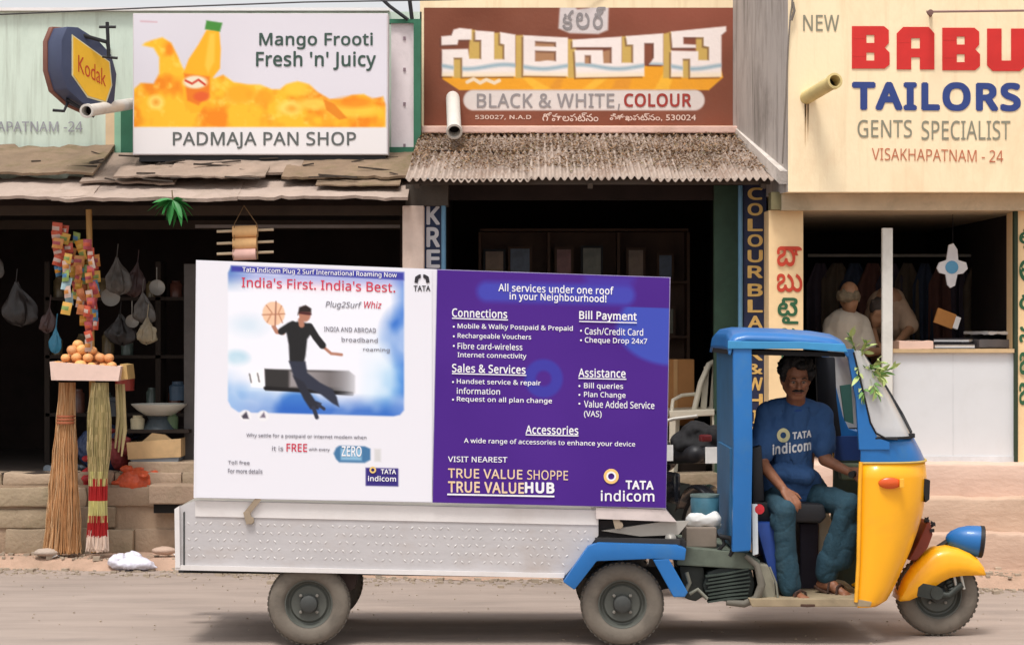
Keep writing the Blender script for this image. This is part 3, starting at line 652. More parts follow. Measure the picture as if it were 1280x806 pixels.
# cloths and books on the counter (each a thing)
def slab(name, px0, px1, py, Y, hh, dpt, yaw, mats, label, cat, page=False, grp=None):
    cx = (px0+px1)/2; base = P(cx, py, Y); wd = (px1-px0)*(Y+D)/F
    t = thing(name, base, label, cat, grp)
    ax = Vector((math.cos(yaw), math.sin(yaw), 0)); ay = Vector((-math.sin(yaw), math.cos(yaw), 0)); az = Vector((0, 0, 1))
    if page:
        g = MB(); g.obox(base+az*hh*.12, ax*wd/2, ay*dpt/2, az*hh*.12); g.obox(base+az*hh*.88, ax*wd/2, ay*dpt/2, az*hh*.12); g.build('cover', mats[0], t)
        g = MB(); g.obox(base+az*hh*.5, ax*wd*.485, ay*dpt*.48, az*hh*.26); g.build('pages', mats[1], t)
    else:
        g = MB(); n = 14
        def f(u, v, s=0): return base+ax*(u-.5)*wd+ay*(v-.5)*dpt+az*(hh*(s)+.008*noise.noise(Vector((u*5+px0, v*4, s*3))))
        g.grid(n, 6, lambda u, v: f(u, v, 1)+Vector((0, 0, .006))); g.grid(n, 6, lambda u, v: f(u, v, 0)+az*.002)
        m_ = (n+1)*7
        per = [i for i in range(n+1)]+[j*(n+1)+n for j in range(1, 7)]+[6*(n+1)+i for i in range(n-1, -1, -1)]+[j*(n+1) for j in range(5, 0, -1)]
        g.f += [(per[i], per[(i+1) % len(per)], m_+per[(i+1) % len(per)], m_+per[i]) for i in range(len(per))]; g.m += [0]*len(per)
        g.build('folded_cloth', mats[0], t, smooth=50)
    return t
zc = 436
pinkc = M('pale_pink_cloth', (224, 190, 172), var=.06); whc = M('white_paper', (228, 226, 224), var=.03); dkc = M('dark_cover', (36, 34, 40)); bgc = M('beige_cloth', (206, 184, 156), var=.08); brc = M('brown_cover', (176, 120, 62), var=.1)
slab('folded_cloth', 1118, 1160, 436, 3.9, .05, .4, 0, [pinkc], 'pale pink cloth folded on the counter beside the white post', 'cloth')
slab('ledger_book', 1160, 1212, 436, 3.9, .04, .3, .1, [dkc, whc], 'open-edged dark ledger lowest on the counter', 'book', True)
slab('ledger_book', 1170, 1214, 428, 3.95, .03, .3, -.3, [dkc, whc], 'dark ledger lying askew on top of the lower ledger', 'book', True)
slab('folded_cloth', 1212, 1262, 434, 4.1, .05, .3, .2, [M('grey_cloth', (120, 116, 118), var=.15)], 'crumpled grey cloth at the right end of the counter', 'cloth')
slab('paper_sheet', 1218, 1262, 418, 4.2, .015, .4, .25, [whc], 'long white paper lying over dark cloth at the counter right', 'paper')
slab('cloth_bundle', 1210, 1268, 432, 4.35, .09, .2, 0, [M('black_cloth', (34, 32, 34), var=.2)], 'dark cloth bundle under the long white paper', 'cloth')
t = thing('notebook', P(1180, 415, 4.0), 'brown notebook propped up tilted on the counter', 'book')
g = MB(); cc = P(1181, 398, 4.0); a = math.radians(-20); ax = Vector((math.cos(a), .3, math.sin(a))).normalized(); az = Vector((math.sin(-a)*1, .2, math.cos(a))).normalized(); ay = ax.cross(az)
g.obox(cc, ax*.075, az*.055, ay*.008); g.build('cover', brc, t)
g = MB(); g.obox(cc+ax*.095, ax*.02, az*.045, ay*.012); g.build('pages', whc, t)
# hanging cross ornament
CR = thing('cross_ornament', P(1190, 362, 4.1), 'white cross ornament with blue centre hanging in the tailor shop', 'ornament')
g = MB(); g.prism([(1186, 306), (1192, 304), (1197, 312), (1198, 325), (1208, 328), (1210, 336), (1204, 342), (1197, 343), (1194, 357), (1188, 360), (1184, 356), (1182, 343), (1174, 341), (1171, 335), (1174, 328), (1183, 325)], 4.1, 4.13); g.build('cross', M('cross_white', (236, 236, 240), rough=.4), CR, bevel=.004)
g = MB(); g.lathe(P(1190, 334, 4.095), (0, -1, 0), [(-.01, .048), (.004, .045), (.008, .0001)], 16); g.build('rosette', M('sky_blue', (96, 170, 214), rough=.4), CR, smooth=30)
g = MB(); g.tube([P(1191, 304, 4.11), P(1191, 268, 4.11)], .002, 6); g.build('string', dkc, CR)
# cable and rod on the cream wall
g = MB(); g.tube([P(991, -30, 3.38), P(990, 8, 3.385), P(988, 20, 3.37), P(985, 60, 3.385), P(982, 130, 3.385), P(978, 205, 3.39)], .006, 8); g.tube([P(991, 3, 3.37), P(993, 14, 3.36), P(989, 26, 3.37)], .009, 8)
tag(g.build('cable', M('cable_grey', (120, 112, 104)), smooth=60), 'thin dark cable hanging down the left edge of the cream wall', 'cable')
t = thing('curtain_rod', P(1210, 18, 3.25), 'thin metal rod fixed across the top of the cream wall', 'rod')
g = MB(); g.tube([P(1158, 15, 3.25), P(1420, 12, 3.25)], .008, 10); g.build('rod', M('rod_brown', (150, 120, 112)), t, smooth=60)
g = MB(); g.tube([P(1163, 15, 3.25), P(1163, 20, 3.42)], .012, 8); g.lathe(P(1163, 16, 3.23), (0, -1, 0), [(-.02, .02), (.01, .02), (.012, .0001)], 12); g.build('bracket', M('rod_brown2', (120, 90, 84)), t)
# overhead wires and a dark branch at the top
g = MB(); g.tube([P(-80, 22, 4.6), P(190, 10, 4.6), P(380, 3, 4.6), P(560, 0, 4.7), P(760, -6, 5)], .006, 6)
tag(g.build('overhead_wire', M('wire_dark', (60, 56, 58))), 'thin overhead wire crossing the white sky above the billboard', 'wire')
t = thing('iron_bracket', P(510, 26, 4.75), 'dark iron arms forming a V above the green framed panel', 'bracket')
g = MB(); g.tube([P(472, -6, 4.75), P(487, 8, 4.75), P(510, 25, 4.75)], .013, 8); g.build('arm', blackm, t); g = MB(); g.tube([P(511, -8, 4.78), P(515, 24, 4.78)], .015, 8); g.build('arm', blackm, t)

g = MB(); rs = random.Random(77)
for i in range(7):
    px = rs.uniform(990, 1270); l = rs.uniform(4, 26) if i > 6 else rs.uniform(20, 60); px = px if i > 6 else rs.uniform(1004, 1014); y0 = 238 if i > 6 else 126
    w_ = rs.uniform(.6, 2.2); up = -1 if i > 6 else 1
    g.prism([(px, y0), (px+w_, y0), (px+w_*.7, y0+up*l*.6), (px+w_*.4, y0+up*l)], 3.3965, 3.3985)
g.build('stain', M('wall_stain', (206, 168, 122), rough=.9, var=.15), Cb, kind='stuff')
# ------------------------------------------------------------------ STONE LEDGES AND STEPS
LG = thing('stone_ledge', (-2.3, 4.3, 0.05), 'rough stone ledge of weathered blocks in front of the left stall', 'ledge')
rs = random.Random(11)
MB().box(-5, PX(955, 4.3), 4.245, 5.2, .02, PZ(606, 4.25)).build('core', M('mud_mortar', (160, 138, 116), rough=.95, var=.15, dirt=.4, bump=.5), LG)
rows = [(692, 660, 0), (660, 634, .03), (634, 608, .0), (608, 590, .06)]
stone_b = M('ledge_stone_b', (176, 154, 132), orand=.12, rough=.95, var=.14, scale=5, dirt=.5, dcol=(150, 134, 108), dscale=4, bump=.6, bscale=40)
stone_c = M('ledge_stone_c', (156, 138, 116), orand=.12, rough=.95, var=.16, scale=5, dirt=.5, dcol=(116, 110, 80), dscale=4, bump=.6, bscale=40)
for (yb, yt, off) in rows:
    x = -60.0
    while x < 955:
        wpx = rs.uniform(40, 96) if x < 560 else rs.uniform(70, 120)
        if rs.random() < .04 and yt == 608: x += 30; continue
        Yf = 4.2+off+rs.uniform(-.03, .05); g = MB(); j = lambda: rs.uniform(-2.2, 2.2); g.prism([(x+.5+j()*.4, yt+.8+j()*.5), (x+wpx*.4, yt+1+j()), (x+wpx-1, yt+.8+j()*.5), (x+wpx-.8+j()*.4, (yt+yb)/2), (x+wpx-1, yb-.5+j()*.4), (x+wpx*.6, yb-.5+j()*.7), (x+.5, yb-.4)], Yf, 4.5)
        o = g.build('stone', (stone_m, stone_b, stone_c)[rs.randrange(3)], LG, bevel=.016, smooth=50)
        for v in o.data.vertices: v.co += Vector([.012*noise.noise(v.co*9+Vector((x, yt, i))) for i in range(3)])
        x += wpx
# a proud slab at the right with a black block for the shade under it
MB().pbox(186, 300, 606, 630, 4.05, 4.5).build('stone', stone_m, LG, bevel=.012, label='long proud capping slab')
MB().pbox(160, 248, 577, 604, 4.34, 5.0).build('stone', stone_b, LG, bevel=.012, label='upper slab under the boxes')
g = MB(); g.pbox(192, 240, 630, 641, 4.12, 4.2); g.build('gap', M('gap_shade', (18, 15, 14)), LG)  # solid black box painted in as shade beneath the slab
ST = thing('entrance_steps', (2.9, 3.3, 0.05), 'three worn pinkish steps leading up to the tailor shop', 'steps')
st_m = [M('step_a', (212, 182, 164), rough=.95, var=.1, scale=2.5, dirt=.5, dcol=(182, 150, 128), dscale=2.5, bump=.4, bscale=40, stretch=(.5, 1, 1)),
        M('step_b', (196, 168, 146), rough=.95, var=.14, scale=2.5, dirt=.6, dcol=(146, 122, 100), dscale=2.5, bump=.5, bscale=40, stretch=(.5, 1, 1)),
        M('step_c', (194, 166, 146), rough=.95, var=.12, scale=2.5, dirt=.6, dcol=(150, 128, 110), dscale=2, bump=.5, bscale=40, stretch=(.5, 1, 1))]
for (yf, z0, z1, k) in ((3.46, .54, .762, 0), (3.30, .31, .54, 1), (3.13, .02, .31, 2)):
    g = MB()
    xs0, xs1 = PX(957, 3.5), 8.0
    def fn(u, v, yf=yf, z0=z0, z1=z1):
        # profile: front face bottom -> rounded nose -> tread back
        x = xs0+(xs1-xs0)*u
        pr = [(0, z0-.02), (0, z0+(z1-z0)*.5), (0, z1-.02), (.006, z1-.006), (.02, z1), (.3, z1), (.9, z1)]
        a, b = pr[int(round(v*6))]
        nn = .012*noise.noise(Vector((x*3, b*6, k)))+.006*noise.noise(Vector((x*11, b*11, k)))
        return Vector((x, yf+a+nn*(1 if a < .05 else 0), b+(nn if a > .003 else 0)))
    g.grid(200, 6, fn); g.build('step', st_m[k], ST, smooth=50)
# ================================================================== BOARDS, TRAILER, AUTO RICKSHAW
blue = M('cab_blue', (28, 104, 172), rough=.38, var=.07, scale=3, dirt=.45, dcol=(74, 116, 146), dscale=4, coat=.15, bump=.10, bscale=9)
yellow = M('cab_yellow', (252, 176, 22), rough=.32, var=.03, scale=2, dirt=.35, dcol=(222, 150, 44), dscale=3.5, coat=.25, bump=.08, bscale=8)
alu = M('aluminium_sheet', (190, 187, 188), rough=.5, var=.07, scale=4, dirt=.55, dcol=(172, 158, 148), dscale=2.6, metal=.15, stretch=(.8, 1, 1.6), bump=.3, bscale=6)
alu2 = M('aluminium_edge', (222, 218, 216), rough=.45, var=.04, dirt=.25, dcol=(186, 174, 164), metal=.1)
tyre_m = M('dusty_tyre', (112, 104, 94), rough=.92, var=.12, scale=9, dirt=.7, dcol=(78, 73, 67), dscale=6, bump=.2)
rim_m = M('rim_grey', (84, 86, 80), rough=.6, var=.15, dirt=.5, dcol=(60, 58, 54))
hub_m = M('hub_dark', (62, 64, 62), rough=.6, var=.2)
under = M('underbody', (40, 40, 40), rough=.85, var=.3, dirt=.4, dcol=(80, 74, 64))
grease = M('greasy_metal', (56, 60, 56), rough=.6, var=.35, scale=7, metal=.2, dirt=.5, dcol=(40, 42, 40))
galv = M('galvanised', (170, 166, 158), rough=.5, var=.12, metal=.3, dirt=.4, dcol=(110, 104, 96))
rubber = M('black_rubber', (24, 24, 26), rough=.7)
white_bd = M('board_white', (226, 225, 232), rough=.5, var=.015)

def wheel(parent, c, r, wd, hubr=.075, face=-1):
    ax = Vector((0, face, 0)); h = wd/2
    pr = [(-h*.7, r*.56), (-h, r*.68), (-h*1.02, r*.82), (-h*.86, r*.93), (-h*.55, r*.985), (-h*.2, r), (h*.2, r), (h*.55, r*.985), (h*.86, r*.93), (h*1.02, r*.82), (h, r*.68), (h*.7, r*.56), (-h*.7, r*.56)]
    g = MB(); g.lathe(c, ax, [(h*.2, .012), (h*.25, hubr*.9), (h*.30, hubr*1.25), (h*.1, hubr*1.4), (h*.15, r*.5), (h*.75, r*.555), (h*.78, r*.58), (-h*.7, r*.57)], 32)
    wh = g.build('wheel', rim_m, parent, smooth=35)
    g = MB(); g.lathe(c, ax, pr, 48); ty = g.build('tyre', tyre_m, wh, smooth=60)
    g = MB()
    for i in range(44):
        t = 2*math.pi*i/44
        for s, o in ((-1, 0), (1, .5)):
            t2 = t+o*2*math.pi/44; d = Vector((math.cos(t2), 0, math.sin(t2))); e = Vector((-math.sin(t2), 0, math.cos(t2)))
            g.obox(Vector(c)+d*(r*.983)+Vector((0, s*h*.45, 0)), e*.009, Vector((0, h*.3, 0)), d*.0035)
    g.build('tread', M('tread', (88, 82, 74), rough=.95, var=.2), wh, kind='stuff')
    g = MB(); g.lathe(c, ax, [(h*.2, .05), (h*.95, .045), (h*1.05, .035), (h*1.08, .0001)], 20)
    g.build('hub', hub_m, wh, smooth=35)
    for i in range(4):
        t = math.pi/4+i*math.pi/2; p = Vector(c)+ax*h*.32+Vector((math.cos(t), 0, math.sin(t)))*.062
        g = MB(); g.lathe(p, ax, [(0, .009), (.012, .009), (.014, .0001)], 6); g.build('nut', M('nut', (130, 126, 118), rough=.5), wh)
    return wh

# ------------------------------------------------------------------ trailer
TR = thing('cargo_trailer', (PX(480, .3), .6, 0), 'flat aluminium cargo trailer with dotted side panels behind the rickshaw', 'trailer')
def ty_(px): return 625+(px-243)*(12/527.0)        # upper edge of the side panel in the photo
def by_(px): return 709+(px-222)*(11/498.0)
g = MB(); g.prism([(222, 634), (245, 625), (748, 637), (748, 669), (706, 719.5), (700, 720), (222, 709.5)], .05, .065); g.build('side_panel', alu, TR)
g = MB(); g.prism([(244, 625.5), (748, 637.5), (748, 656), (244, 645)], .044, .0495); g.build('top_flange', alu2, TR)
g = MB(); g.prism([(218, 636), (224, 632), (225, 709), (219, 709)], .03, .08); g.build('end_post', alu2, TR); g = MB(); g.prism([(229, 640), (231, 639), (231, 709), (229, 709)], .046, .0495); g.build('seam', hub_m, TR)
g = MB(); g.prism([(219, 706), (706, 716.5), (705, 722), (219, 712)], .035, .049); g.build('bottom_lip', alu2, TR)
g = MB()
for r_ in range(5):
    for k in range(56):
        px = 236+k*9.0+(4.5 if r_ % 2 else 0)
        py = 660+r_*10.2+(px-222)*.0225-7
        if px > 742-(r_*8.5 if r_ > 1 else 0): continue
        if (px*7+r_*13)%11 < 1.2: continue
        cc = P(px+U(-.6, .6), py+U(-.5, .5), .0485); s_ = 1 if (k+r_) % 2 else -1
        a = Vector((.0085, 0, .0085*s_)); b = Vector((-.0035*s_, 0, .0035))
        g.add([cc-a, cc+b, cc+a, cc-b, cc+Vector((0, -.0022*U(.5, 1.1), 0))], [(0, 1, 4), (1, 2, 4), (2, 3, 4), (3, 0, 4)])
g.build('raised_dots', M('raised_alu', (214, 211, 209), rough=.45, metal=.15), TR, kind='stuff')
g = MB(); g.obox(Vector((PX(484, .05)+.0, .63, PZ(637, .05)-.02)), Vector((1.11, 0, -.026)), Vector((0, .56, 0)), Vector((0, 0, .012))); g.build('bed_floor', galv, TR)
g = MB(); g.prism([(222, 634), (745, 646), (745, 712), (222, 701)], 1.2, 1.215); g.build('side_panel', alu, TR, label='far side panel')
g = MB(); g.prism([(221, 636), (224, 636), (224, 709), (221, 709)], .07, 1.19); g.build('tail_panel', alu, TR)
g = MB()
for yy in (.3, .9): g.bar((PX(224, yy), yy, PZ(708, yy)), (PX(860, yy), yy, PZ(716, yy)), .05, .06)
for px in (260, 380, 500, 620, 735): g.bar((PX(px, .1), .09, PZ(700, .1)), (PX(px, .1), 1.18, PZ(700, .1)), .04, .04)
g.build('chassis', under, TR)
wz = .222
g = MB(); g.bar((PX(386, .12), .2, wz), (PX(386, .12), 1.08, wz), .045); g.build('axle', under, TR)
g = MB(); g.prism([(350, 712), (447, 716), (443, 735), (430, 742), (352, 716)], .12, .28); g.build('axle_bracket', M('rust_dark', (52, 40, 36), rough=.9, var=.3), TR)
wheel(TR, (PX(386, .09), .12, wz), .222, .11); wheel(TR, (PX(386, .09), 1.13, wz), .222, .11, face=1)
# coupling frame over the rickshaw's rear axle
g = MB(); g.prism([(748, 650), (842, 652), (842, 671), (748, 671)], .10, .16); g.prism([(748, 650), (752, 650), (752, 671), (748, 671)], .16, 1.0); g.build('coupling_box', M('black_steel', (44, 40, 42), rough=.7, var=.2), TR)
g = MB(); g.prism([(752, 663), (826, 652), (862, 651), (848, 668), (800, 670)], .06, .098); g.build('coupling_plate', galv, TR, label='tapered grey plate')
g = MB(); g.prism([(745, 634), (832, 637), (846, 652), (745, 648)], .02, 1.1); g.build('coupling_deck', M('deck_pink_grey', (206, 194, 190), rough=.6, dirt=.4), TR)
# tie straps
def strap(px, py, lab):
    g = MB(); g.bar(P(px+17, py-4, .02), P(px, py+17, .035), .03, .006, up=Vector((0, 1, 0))); g.bar(P(px+1, py+13, .03), P(px+5, py+28, .032), .035, .01, up=Vector((0, 1, 0)))
    g.lathe(P(px+6, py+24, .04), (0, -1, 0), [(0, .022), (.012, .02), (.014, .0001)], 10)
    tag(g.build('tie_strap', M('strap_tan', (158, 142, 122), rough=.9, var=.15)), lab, 'strap')
strap(307, 626, 'tan tie strap clamping the white board to the trailer edge'); strap(768, 632, 'tan tie strap at the foot of the purple board')
bpy.data.objects[-1] if False else None

# ------------------------------------------------------------------ white advertising board
WB = thing('advertising_board', P(393, 625, .03), 'white advertising board with a leaping man and basketball standing on the trailer', 'advertising board', 'boards carried on the trailer')
def warp(c00, c10, c11, c01, rx, ry):
    (x0, x1), (y0, y1) = rx, ry
    def f(px, py): u = (px-x0)/(x1-x0); v = (py-y0)/(y1-y0); return (1-v)*((1-u)*c00+u*c10)+v*((1-u)*c01+u*c11)
    return f
g = MB(); g.prism([(245, 325), (546, 336.5), (540, 628), (242, 622)], .02, .045); g.build('sheet', white_bd, WB)
g = MB()
for a, b in ((250, 336), (530, 345)): g.prism([(a, b), (a+10, b), (a+8, 618), (a-2, 618)], .046, .075)
for yy in (345, 470, 600): g.prism([(250, yy), (540, yy+9), (540, yy+19), (250, yy+10)], .046, .07)
g.build('back_frame', wood, WB)
c = Canvas(245.5, 326, 540, 622, 1.15, (228, 228, 236))
X_, Y_ = c.X, c.Y
pic = c.poly([(289, 331), (505, 331), (505, 506), (500, 512), (492, 514), (298, 514), (289, 508), (285, 500), (285, 340)], 1.2)
nzc = c.noise(45, 4, 3); nzd = c.noise(18, 9, 2)
sky_ = np.zeros(c.img.shape); sky_[:] = (236/255, 238/255, 247/255)
bl = np.array((40, 118, 205))/255.; cy = np.array((120, 200, 238))/255.; vi = np.array((70, 70, 170))/255.
def blend(img, m, col): return img*(1-m[..., None])+np.array(col)*m[..., None]
sky_ = blend(sky_, np.clip((X_-445)/70, 0, 1)*np.clip((Y_-400)/95, 0, 1)*1.0, cy)
sky_ = blend(sky_, np.clip((X_-465)/40, 0, 1)*np.clip((Y_-440)/70, 0, 1)*.9, bl); sky_ = blend(sky_, np.clip((X_-485)/22, 0, 1)*np.clip((Y_-480)/30, 0, 1)*.8, vi)
sky_ = blend(sky_, np.clip((Y_-472)/38, 0, 1)*np.clip(1-(X_-300)/140, 0, 1)*.9, (90/255, 160/255, 225/255))
sky_ = blend(sky_, c.ell(372, 505, 24, 20, 6), (70/255, 130/255, 205/255))
sky_ = blend(sky_, c.ell(505, 412, 26, 34, 9)*(.6+.4*nzd), (50/255, 110/255, 200/255))
sky_ = blend(sky_, np.clip(1-(Y_-331)/34, 0, 1)*np.clip(1-(X_-289)/30, 0, 1), (60/255, 120/255, 180/255))
sky_ = blend(sky_, c.ell(296, 446, 14, 9, 4)*.6, (130/255, 190/255, 215/255)); sky_ = blend(sky_, c.ell(310, 405, 20, 12, 8)*.5*nzc, (140/255, 190/255, 215/255))
sky_ = blend(sky_, np.clip(1-np.abs(Y_-352)/12, 0, 1)*np.clip(1-np.abs(X_-396)/120, 0, 1)*.4, (250/255, 190/255, 200/255))
sky_ = blend(sky_, np.clip((Y_-486)/22, 0, 1)*.85, (40/255, 96/255, 190/255)); sky_ = blend(sky_, np.clip(1-(X_-287)/26, 0, 1)*np.clip((Y_-455)/40, 0, 1)*.8, (60/255, 130/255, 210/255))
sky_ = blend(sky_, np.clip((X_-488)/16, 0, 1)*.6, (50/255, 110/255, 205/255)); sky_ = blend(sky_, np.clip(1-np.abs(Y_-343)/12, 0, 1)*.45, (90/255, 110/255, 200/255))
cl = np.clip((nzc-.52)*4, 0, 1)*.5; sky_ = blend(sky_, cl, (240/255, 243/255, 250/255))
c.put(pic, sky_)
c.put(c.poly([(289, 331), (505, 331), (505, 341), (289, 338)], 1.5), (60, 62, 160))
# memory stick
c.put(c.poly([(312, 466), (330, 459), (331, 483), (314, 482)], 1.2)*.85, (248, 248, 250)); c.put(c.line([(312, 466), (314, 476)], 1.6), (90, 86, 84)); c.put(c.line([(322, 465), (324, 475)], 1.6), (90, 86, 84))
c.put(c.poly([(331, 459), (436, 458), (444, 464), (444, 486), (332, 486)], 1.2)*np.clip((452-X_)/40, 0, 1), (70, 66, 66))
c.put(c.poly([(362, 461), (434, 459), (436, 480), (362, 481)], 2)*np.clip((446-X_)/60, 0, 1)*.8, (168, 162, 164)); c.put(c.poly([(331, 459), (360, 460), (360, 484), (332, 484)], 1), (48, 46, 46)); c.put(c.line([(332, 483), (440, 487)], 5)*np.clip((450-X_)/30, 0, 1), (22, 20, 22))
# leaping figure (a printed picture of a man)
blk = (30, 30, 32); jean = (46, 50, 66); skin = (176, 122, 100)
c.put(c.line([(342, 405), (346, 412), (354, 413)], 5), skin); c.put(c.line([(352, 411), (362, 404), (366, 402)], 9), blk)
c.put(c.line([(403, 428), (414, 437), (427, 438)], 3.6), skin); c.put(c.line([(387, 404), (395, 417), (403, 427)], 9), blk)
c.put(c.poly([(364, 400), (372, 398), (386, 400), (392, 408), (384, 420), (382, 440), (380, 450), (362, 450), (361, 428), (358, 412)], 1.2), blk)
c.put(c.line([(376, 396), (377, 402)], 7), skin); c.put(c.ell(381, 388, 7.5, 10), skin); c.put(c.poly([(372, 390), (374, 380), (382, 377), (389, 381), (389, 386), (376, 386)], 1), (40, 28, 26)); c.put(c.line([(376, 387), (388, 388)], 3), (70, 30, 34))
c.put(c.poly([(361, 448), (382, 448), (384, 462), (400, 474), (416, 482), (421, 492), (424, 504), (416, 500), (400, 488), (380, 480), (368, 470)], 1.2), jean)
c.put(c.poly([(366, 466), (380, 474), (388, 488), (394, 497), (402, 500), (398, 508), (388, 508), (380, 496), (372, 480)], 1.2), (38, 40, 52)); c.put(c.line([(392, 506), (396, 518)], 5), jean); c.put(c.line([(398, 502), (405, 507)], 4), jean)
# ball
c.put(c.ell(342, 389, 14, 15), (238, 196, 164)); c.put(c.line([(345, 374), (344, 404)], 1.6), (150, 96, 80)); c.put(c.line([(328, 391), (356, 389)], 1.2), (170, 110, 84)); c.put(c.line([(333, 379), (340, 388), (334, 400)], 1.2), (180, 120, 90)); c.put(c.line([(352, 379), (348, 388), (353, 400)], 1.2), (180, 120, 90))
c.put(c.ell(307, 518, 7.5, 7, 1), (232, 232, 236)); c.put(c.ell(329, 518, 7, 7, 1), (232, 232, 236)); c.put(c.poly([(302, 519), (308, 513), (311, 522), (304, 522)], 1), (70, 66, 80)); c.put(c.poly([(325, 520), (330, 513), (332, 520)], 1), (110, 100, 120))
# badge with a blue capsule
c.put(c.poly([(420, 556), (424, 553), (456, 553), (463, 556), (463, 570), (456, 574), (424, 574), (420, 570), (417, 563)], 1.2), (66, 116, 160)); c.put(c.poly([(426, 556), (452, 556), (452, 571), (426, 571)], 1.5)*.7, (170, 214, 240))
c.put(c.poly([(468, 556), (476, 556), (476, 572), (468, 572)], 1.5)*.5, (186, 186, 180))
c.put(c.poly([(457, 580), (498, 580), (498, 603), (457, 603)], .8), (52, 40, 122))
f_ = lambda x, y: (0, 0)
wpy = lambda x, y: (325.6+(x-245.5)*.0380)*(1-(y-326)/296)+(621.5+(x-245.5)*.0195)*((y-326)/296)
c.build('poster_print', .0165, WB, printm, wy=wpy)
nv = M('navy_ink', (60, 50, 130)); bk_ = M('black_ink', (44, 42, 48)); gk = M('mid_grey_ink', (130, 128, 138)); wi = M('bright_white_ink', (238, 238, 246)); pk = M('pink_red_ink', (204, 60, 84), var=.15, scale=40)
text("Tata Indicom Plug 2 Surf International Roaming Now", 303, 333.5, 496, 341.5, .013, wi, WB, slope=.037, bold=.01, res=2)
text("India's First. India's Best.", 302, 346, 494, 359, .013, pk, WB, slope=.035, bold=.012)
text('Plug2Surf', 407, 376, 452, 386, .013, gk, WB, slope=.03, shear=.2); text('Whiz', 455, 376, 477, 385, .013, pk, WB, slope=.03, bold=.01, shear=.2)
text('INDIA AND ABROAD', 405, 408, 470, 414, .013, gk, WB, slope=.03, res=1); text('broadband', 427, 421, 472, 427, .013, gk, WB, slope=.03, res=1); text('roaming', 454, 434, 487, 440, .013, gk, WB, slope=.03, res=1)
text('Why settle for a postpaid or internet modem when', 308, 541, 458, 547, .013, gk, WB, slope=.02, res=1); text('it is', 340, 557, 354, 563, .013, gk, WB, slope=.02, res=1); text('FREE', 358, 554, 384, 564, .013, pk, WB, slope=.02, bold=.02); text('with every', 386, 559, 412, 564, .013, gk, WB, slope=.02, res=1)
text('ZERO', 427, 557, 452, 570, .013, wi, WB, slope=.02, bold=.02)
text('Toll free', 285, 575, 312, 580, .013, gk, WB, slope=.02, res=1); text('For more details', 285, 585, 328, 591, .013, gk, WB, slope=.02, res=1)
text('TATA', 476, 586, 495, 592, .013, wi, WB, slope=.02, bold=.03); text('indicom', 460, 594, 495, 601, .013, wi, WB, slope=.02, bold=.02)
g = MB(); g.lathe(P(466, 587, .0125), (0, -1, 0), [(0, .018), (.001, .018), (.001, .009), (0, .009)], 18); g.build('logo_ring', M('logo_gold', (232, 196, 120)), WB)
g = MB(); bx = PX(528, .013)
g.prism([(518, 353), (519, 346), (524, 343), (526, 343), (526, 347), (523, 349), (522, 354)], .0125, .0145); g.build('logo', bk_, WB)
g = MB(); g.prism([(537, 353), (536, 346), (531, 343), (529, 343), (529, 347), (532, 349), (533, 354)], .0125, .0145); g.build('logo', bk_, WB)
text('TATA', 517, 357, 538, 364, .013, bk_, WB, bold=.03)

# ------------------------------------------------------------------ purple advertising board
PB = thing('advertising_board', P(689, 632, .03), 'purple advertising board listing services in white lettering on the trailer', 'advertising board', 'boards carried on the trailer')
g = MB(); g.prism([(546, 336.5), (838, 346.5), (832.5, 635), (540.5, 628)], .014, .0135+.03); g.build('sheet', M('board_edge', (170, 160, 200), rough=.5), PB)
g = MB()
for a, b in ((556, 345), (815, 353)): g.prism([(a, b), (a+10, b), (a+5, 626), (a-5, 626)], .045, .075)
for yy in (352, 480, 605): g.prism([(550, yy), (830, yy+9), (830, yy+19), (550, yy+10)], .045, .07)
g.build('back_frame', wood, PB)
c = Canvas(540, 337, 834, 628, 1.15, (70, 26, 132)); X_, Y_ = c.X, c.Y
c.img += (c.noise(70, 8, 2)[..., None]-.5)*.03
c.put(c.line([(603, 362), (778, 361)], 25, 4), (64, 66, 172)); c.put(c.poly([(728, 337), (790, 337), (786, 352), (728, 352)], 6)*.6, (66, 60, 170))
c.put(c.ell(840, 400, 72, 48, 3)*np.clip((X_-700)/60, 0, 1)*(Y_ > 376), (60, 76, 178)); c.put(c.ell(834, 372, 30, 12, 6)*.0, (60, 76, 178))
c.put(c.line([(770, 360), (834, 362)], 10, 6)*.0, (70, 66, 176))
ring = np.clip(1-np.abs(np.hypot(X_-677, Y_-469)-17)/9.5, 0, 1); c.put(np.clip(ring*2.2, 0, 1), (58, 54, 160))
wpy2 = lambda x, y: (337.4+(x-540)*.0335)*(1-(y-337)/291)+(627.4+(x-540)*.0235)*((y-337)/291)
for (xa, ya, xb, yb, col) in ((0, 0, 0, 0, 0),):
    pass
def unw(x, y): return (x, 337+(y-337.4-(x-540)*.0335)/(290-(x-540)*.010)*291)
PSH = 4.5
# the sheet leans a little: left edge runs 546 -> 540 px, handled by shifting x with y
class _C: pass
oldX = c.X.copy()
co_build = c.build('board_print', .0105, PB, printm, wy=wpy2)
co_build.location.x += 0.0
me = co_build.data; w0 = world_loc(co_build)
sc_ = (.0105+D)/F
for v in me.vertices:
    py = CYP-(v.co.z+w0.z-H)/sc_; t = min(1, max(0, (py-337)/295)); px = CXP+(v.co.x+w0.x)/sc_
    e0, e1 = 546.8-6*t, 837.2-5*t; u = (px-540)/294.0; v.co.x = (e0+(e1-e0)*u-CXP)*sc_-w0.x
SLP = .031
def pt(s, x0, y0, x1, y1, bold=.012, **k): text(s, x0, y0, x1, y1, .007, k.pop('mat', wi), PB, slope=k.pop('slope', SLP), bold=bold, res=k.pop('res', 2), **k)
pt('All services under one roof', 623, 354, 767, 364, .016, slope=.03); pt('in your Neighbourhood!', 637, 365, 758, 377, .014, slope=.03)
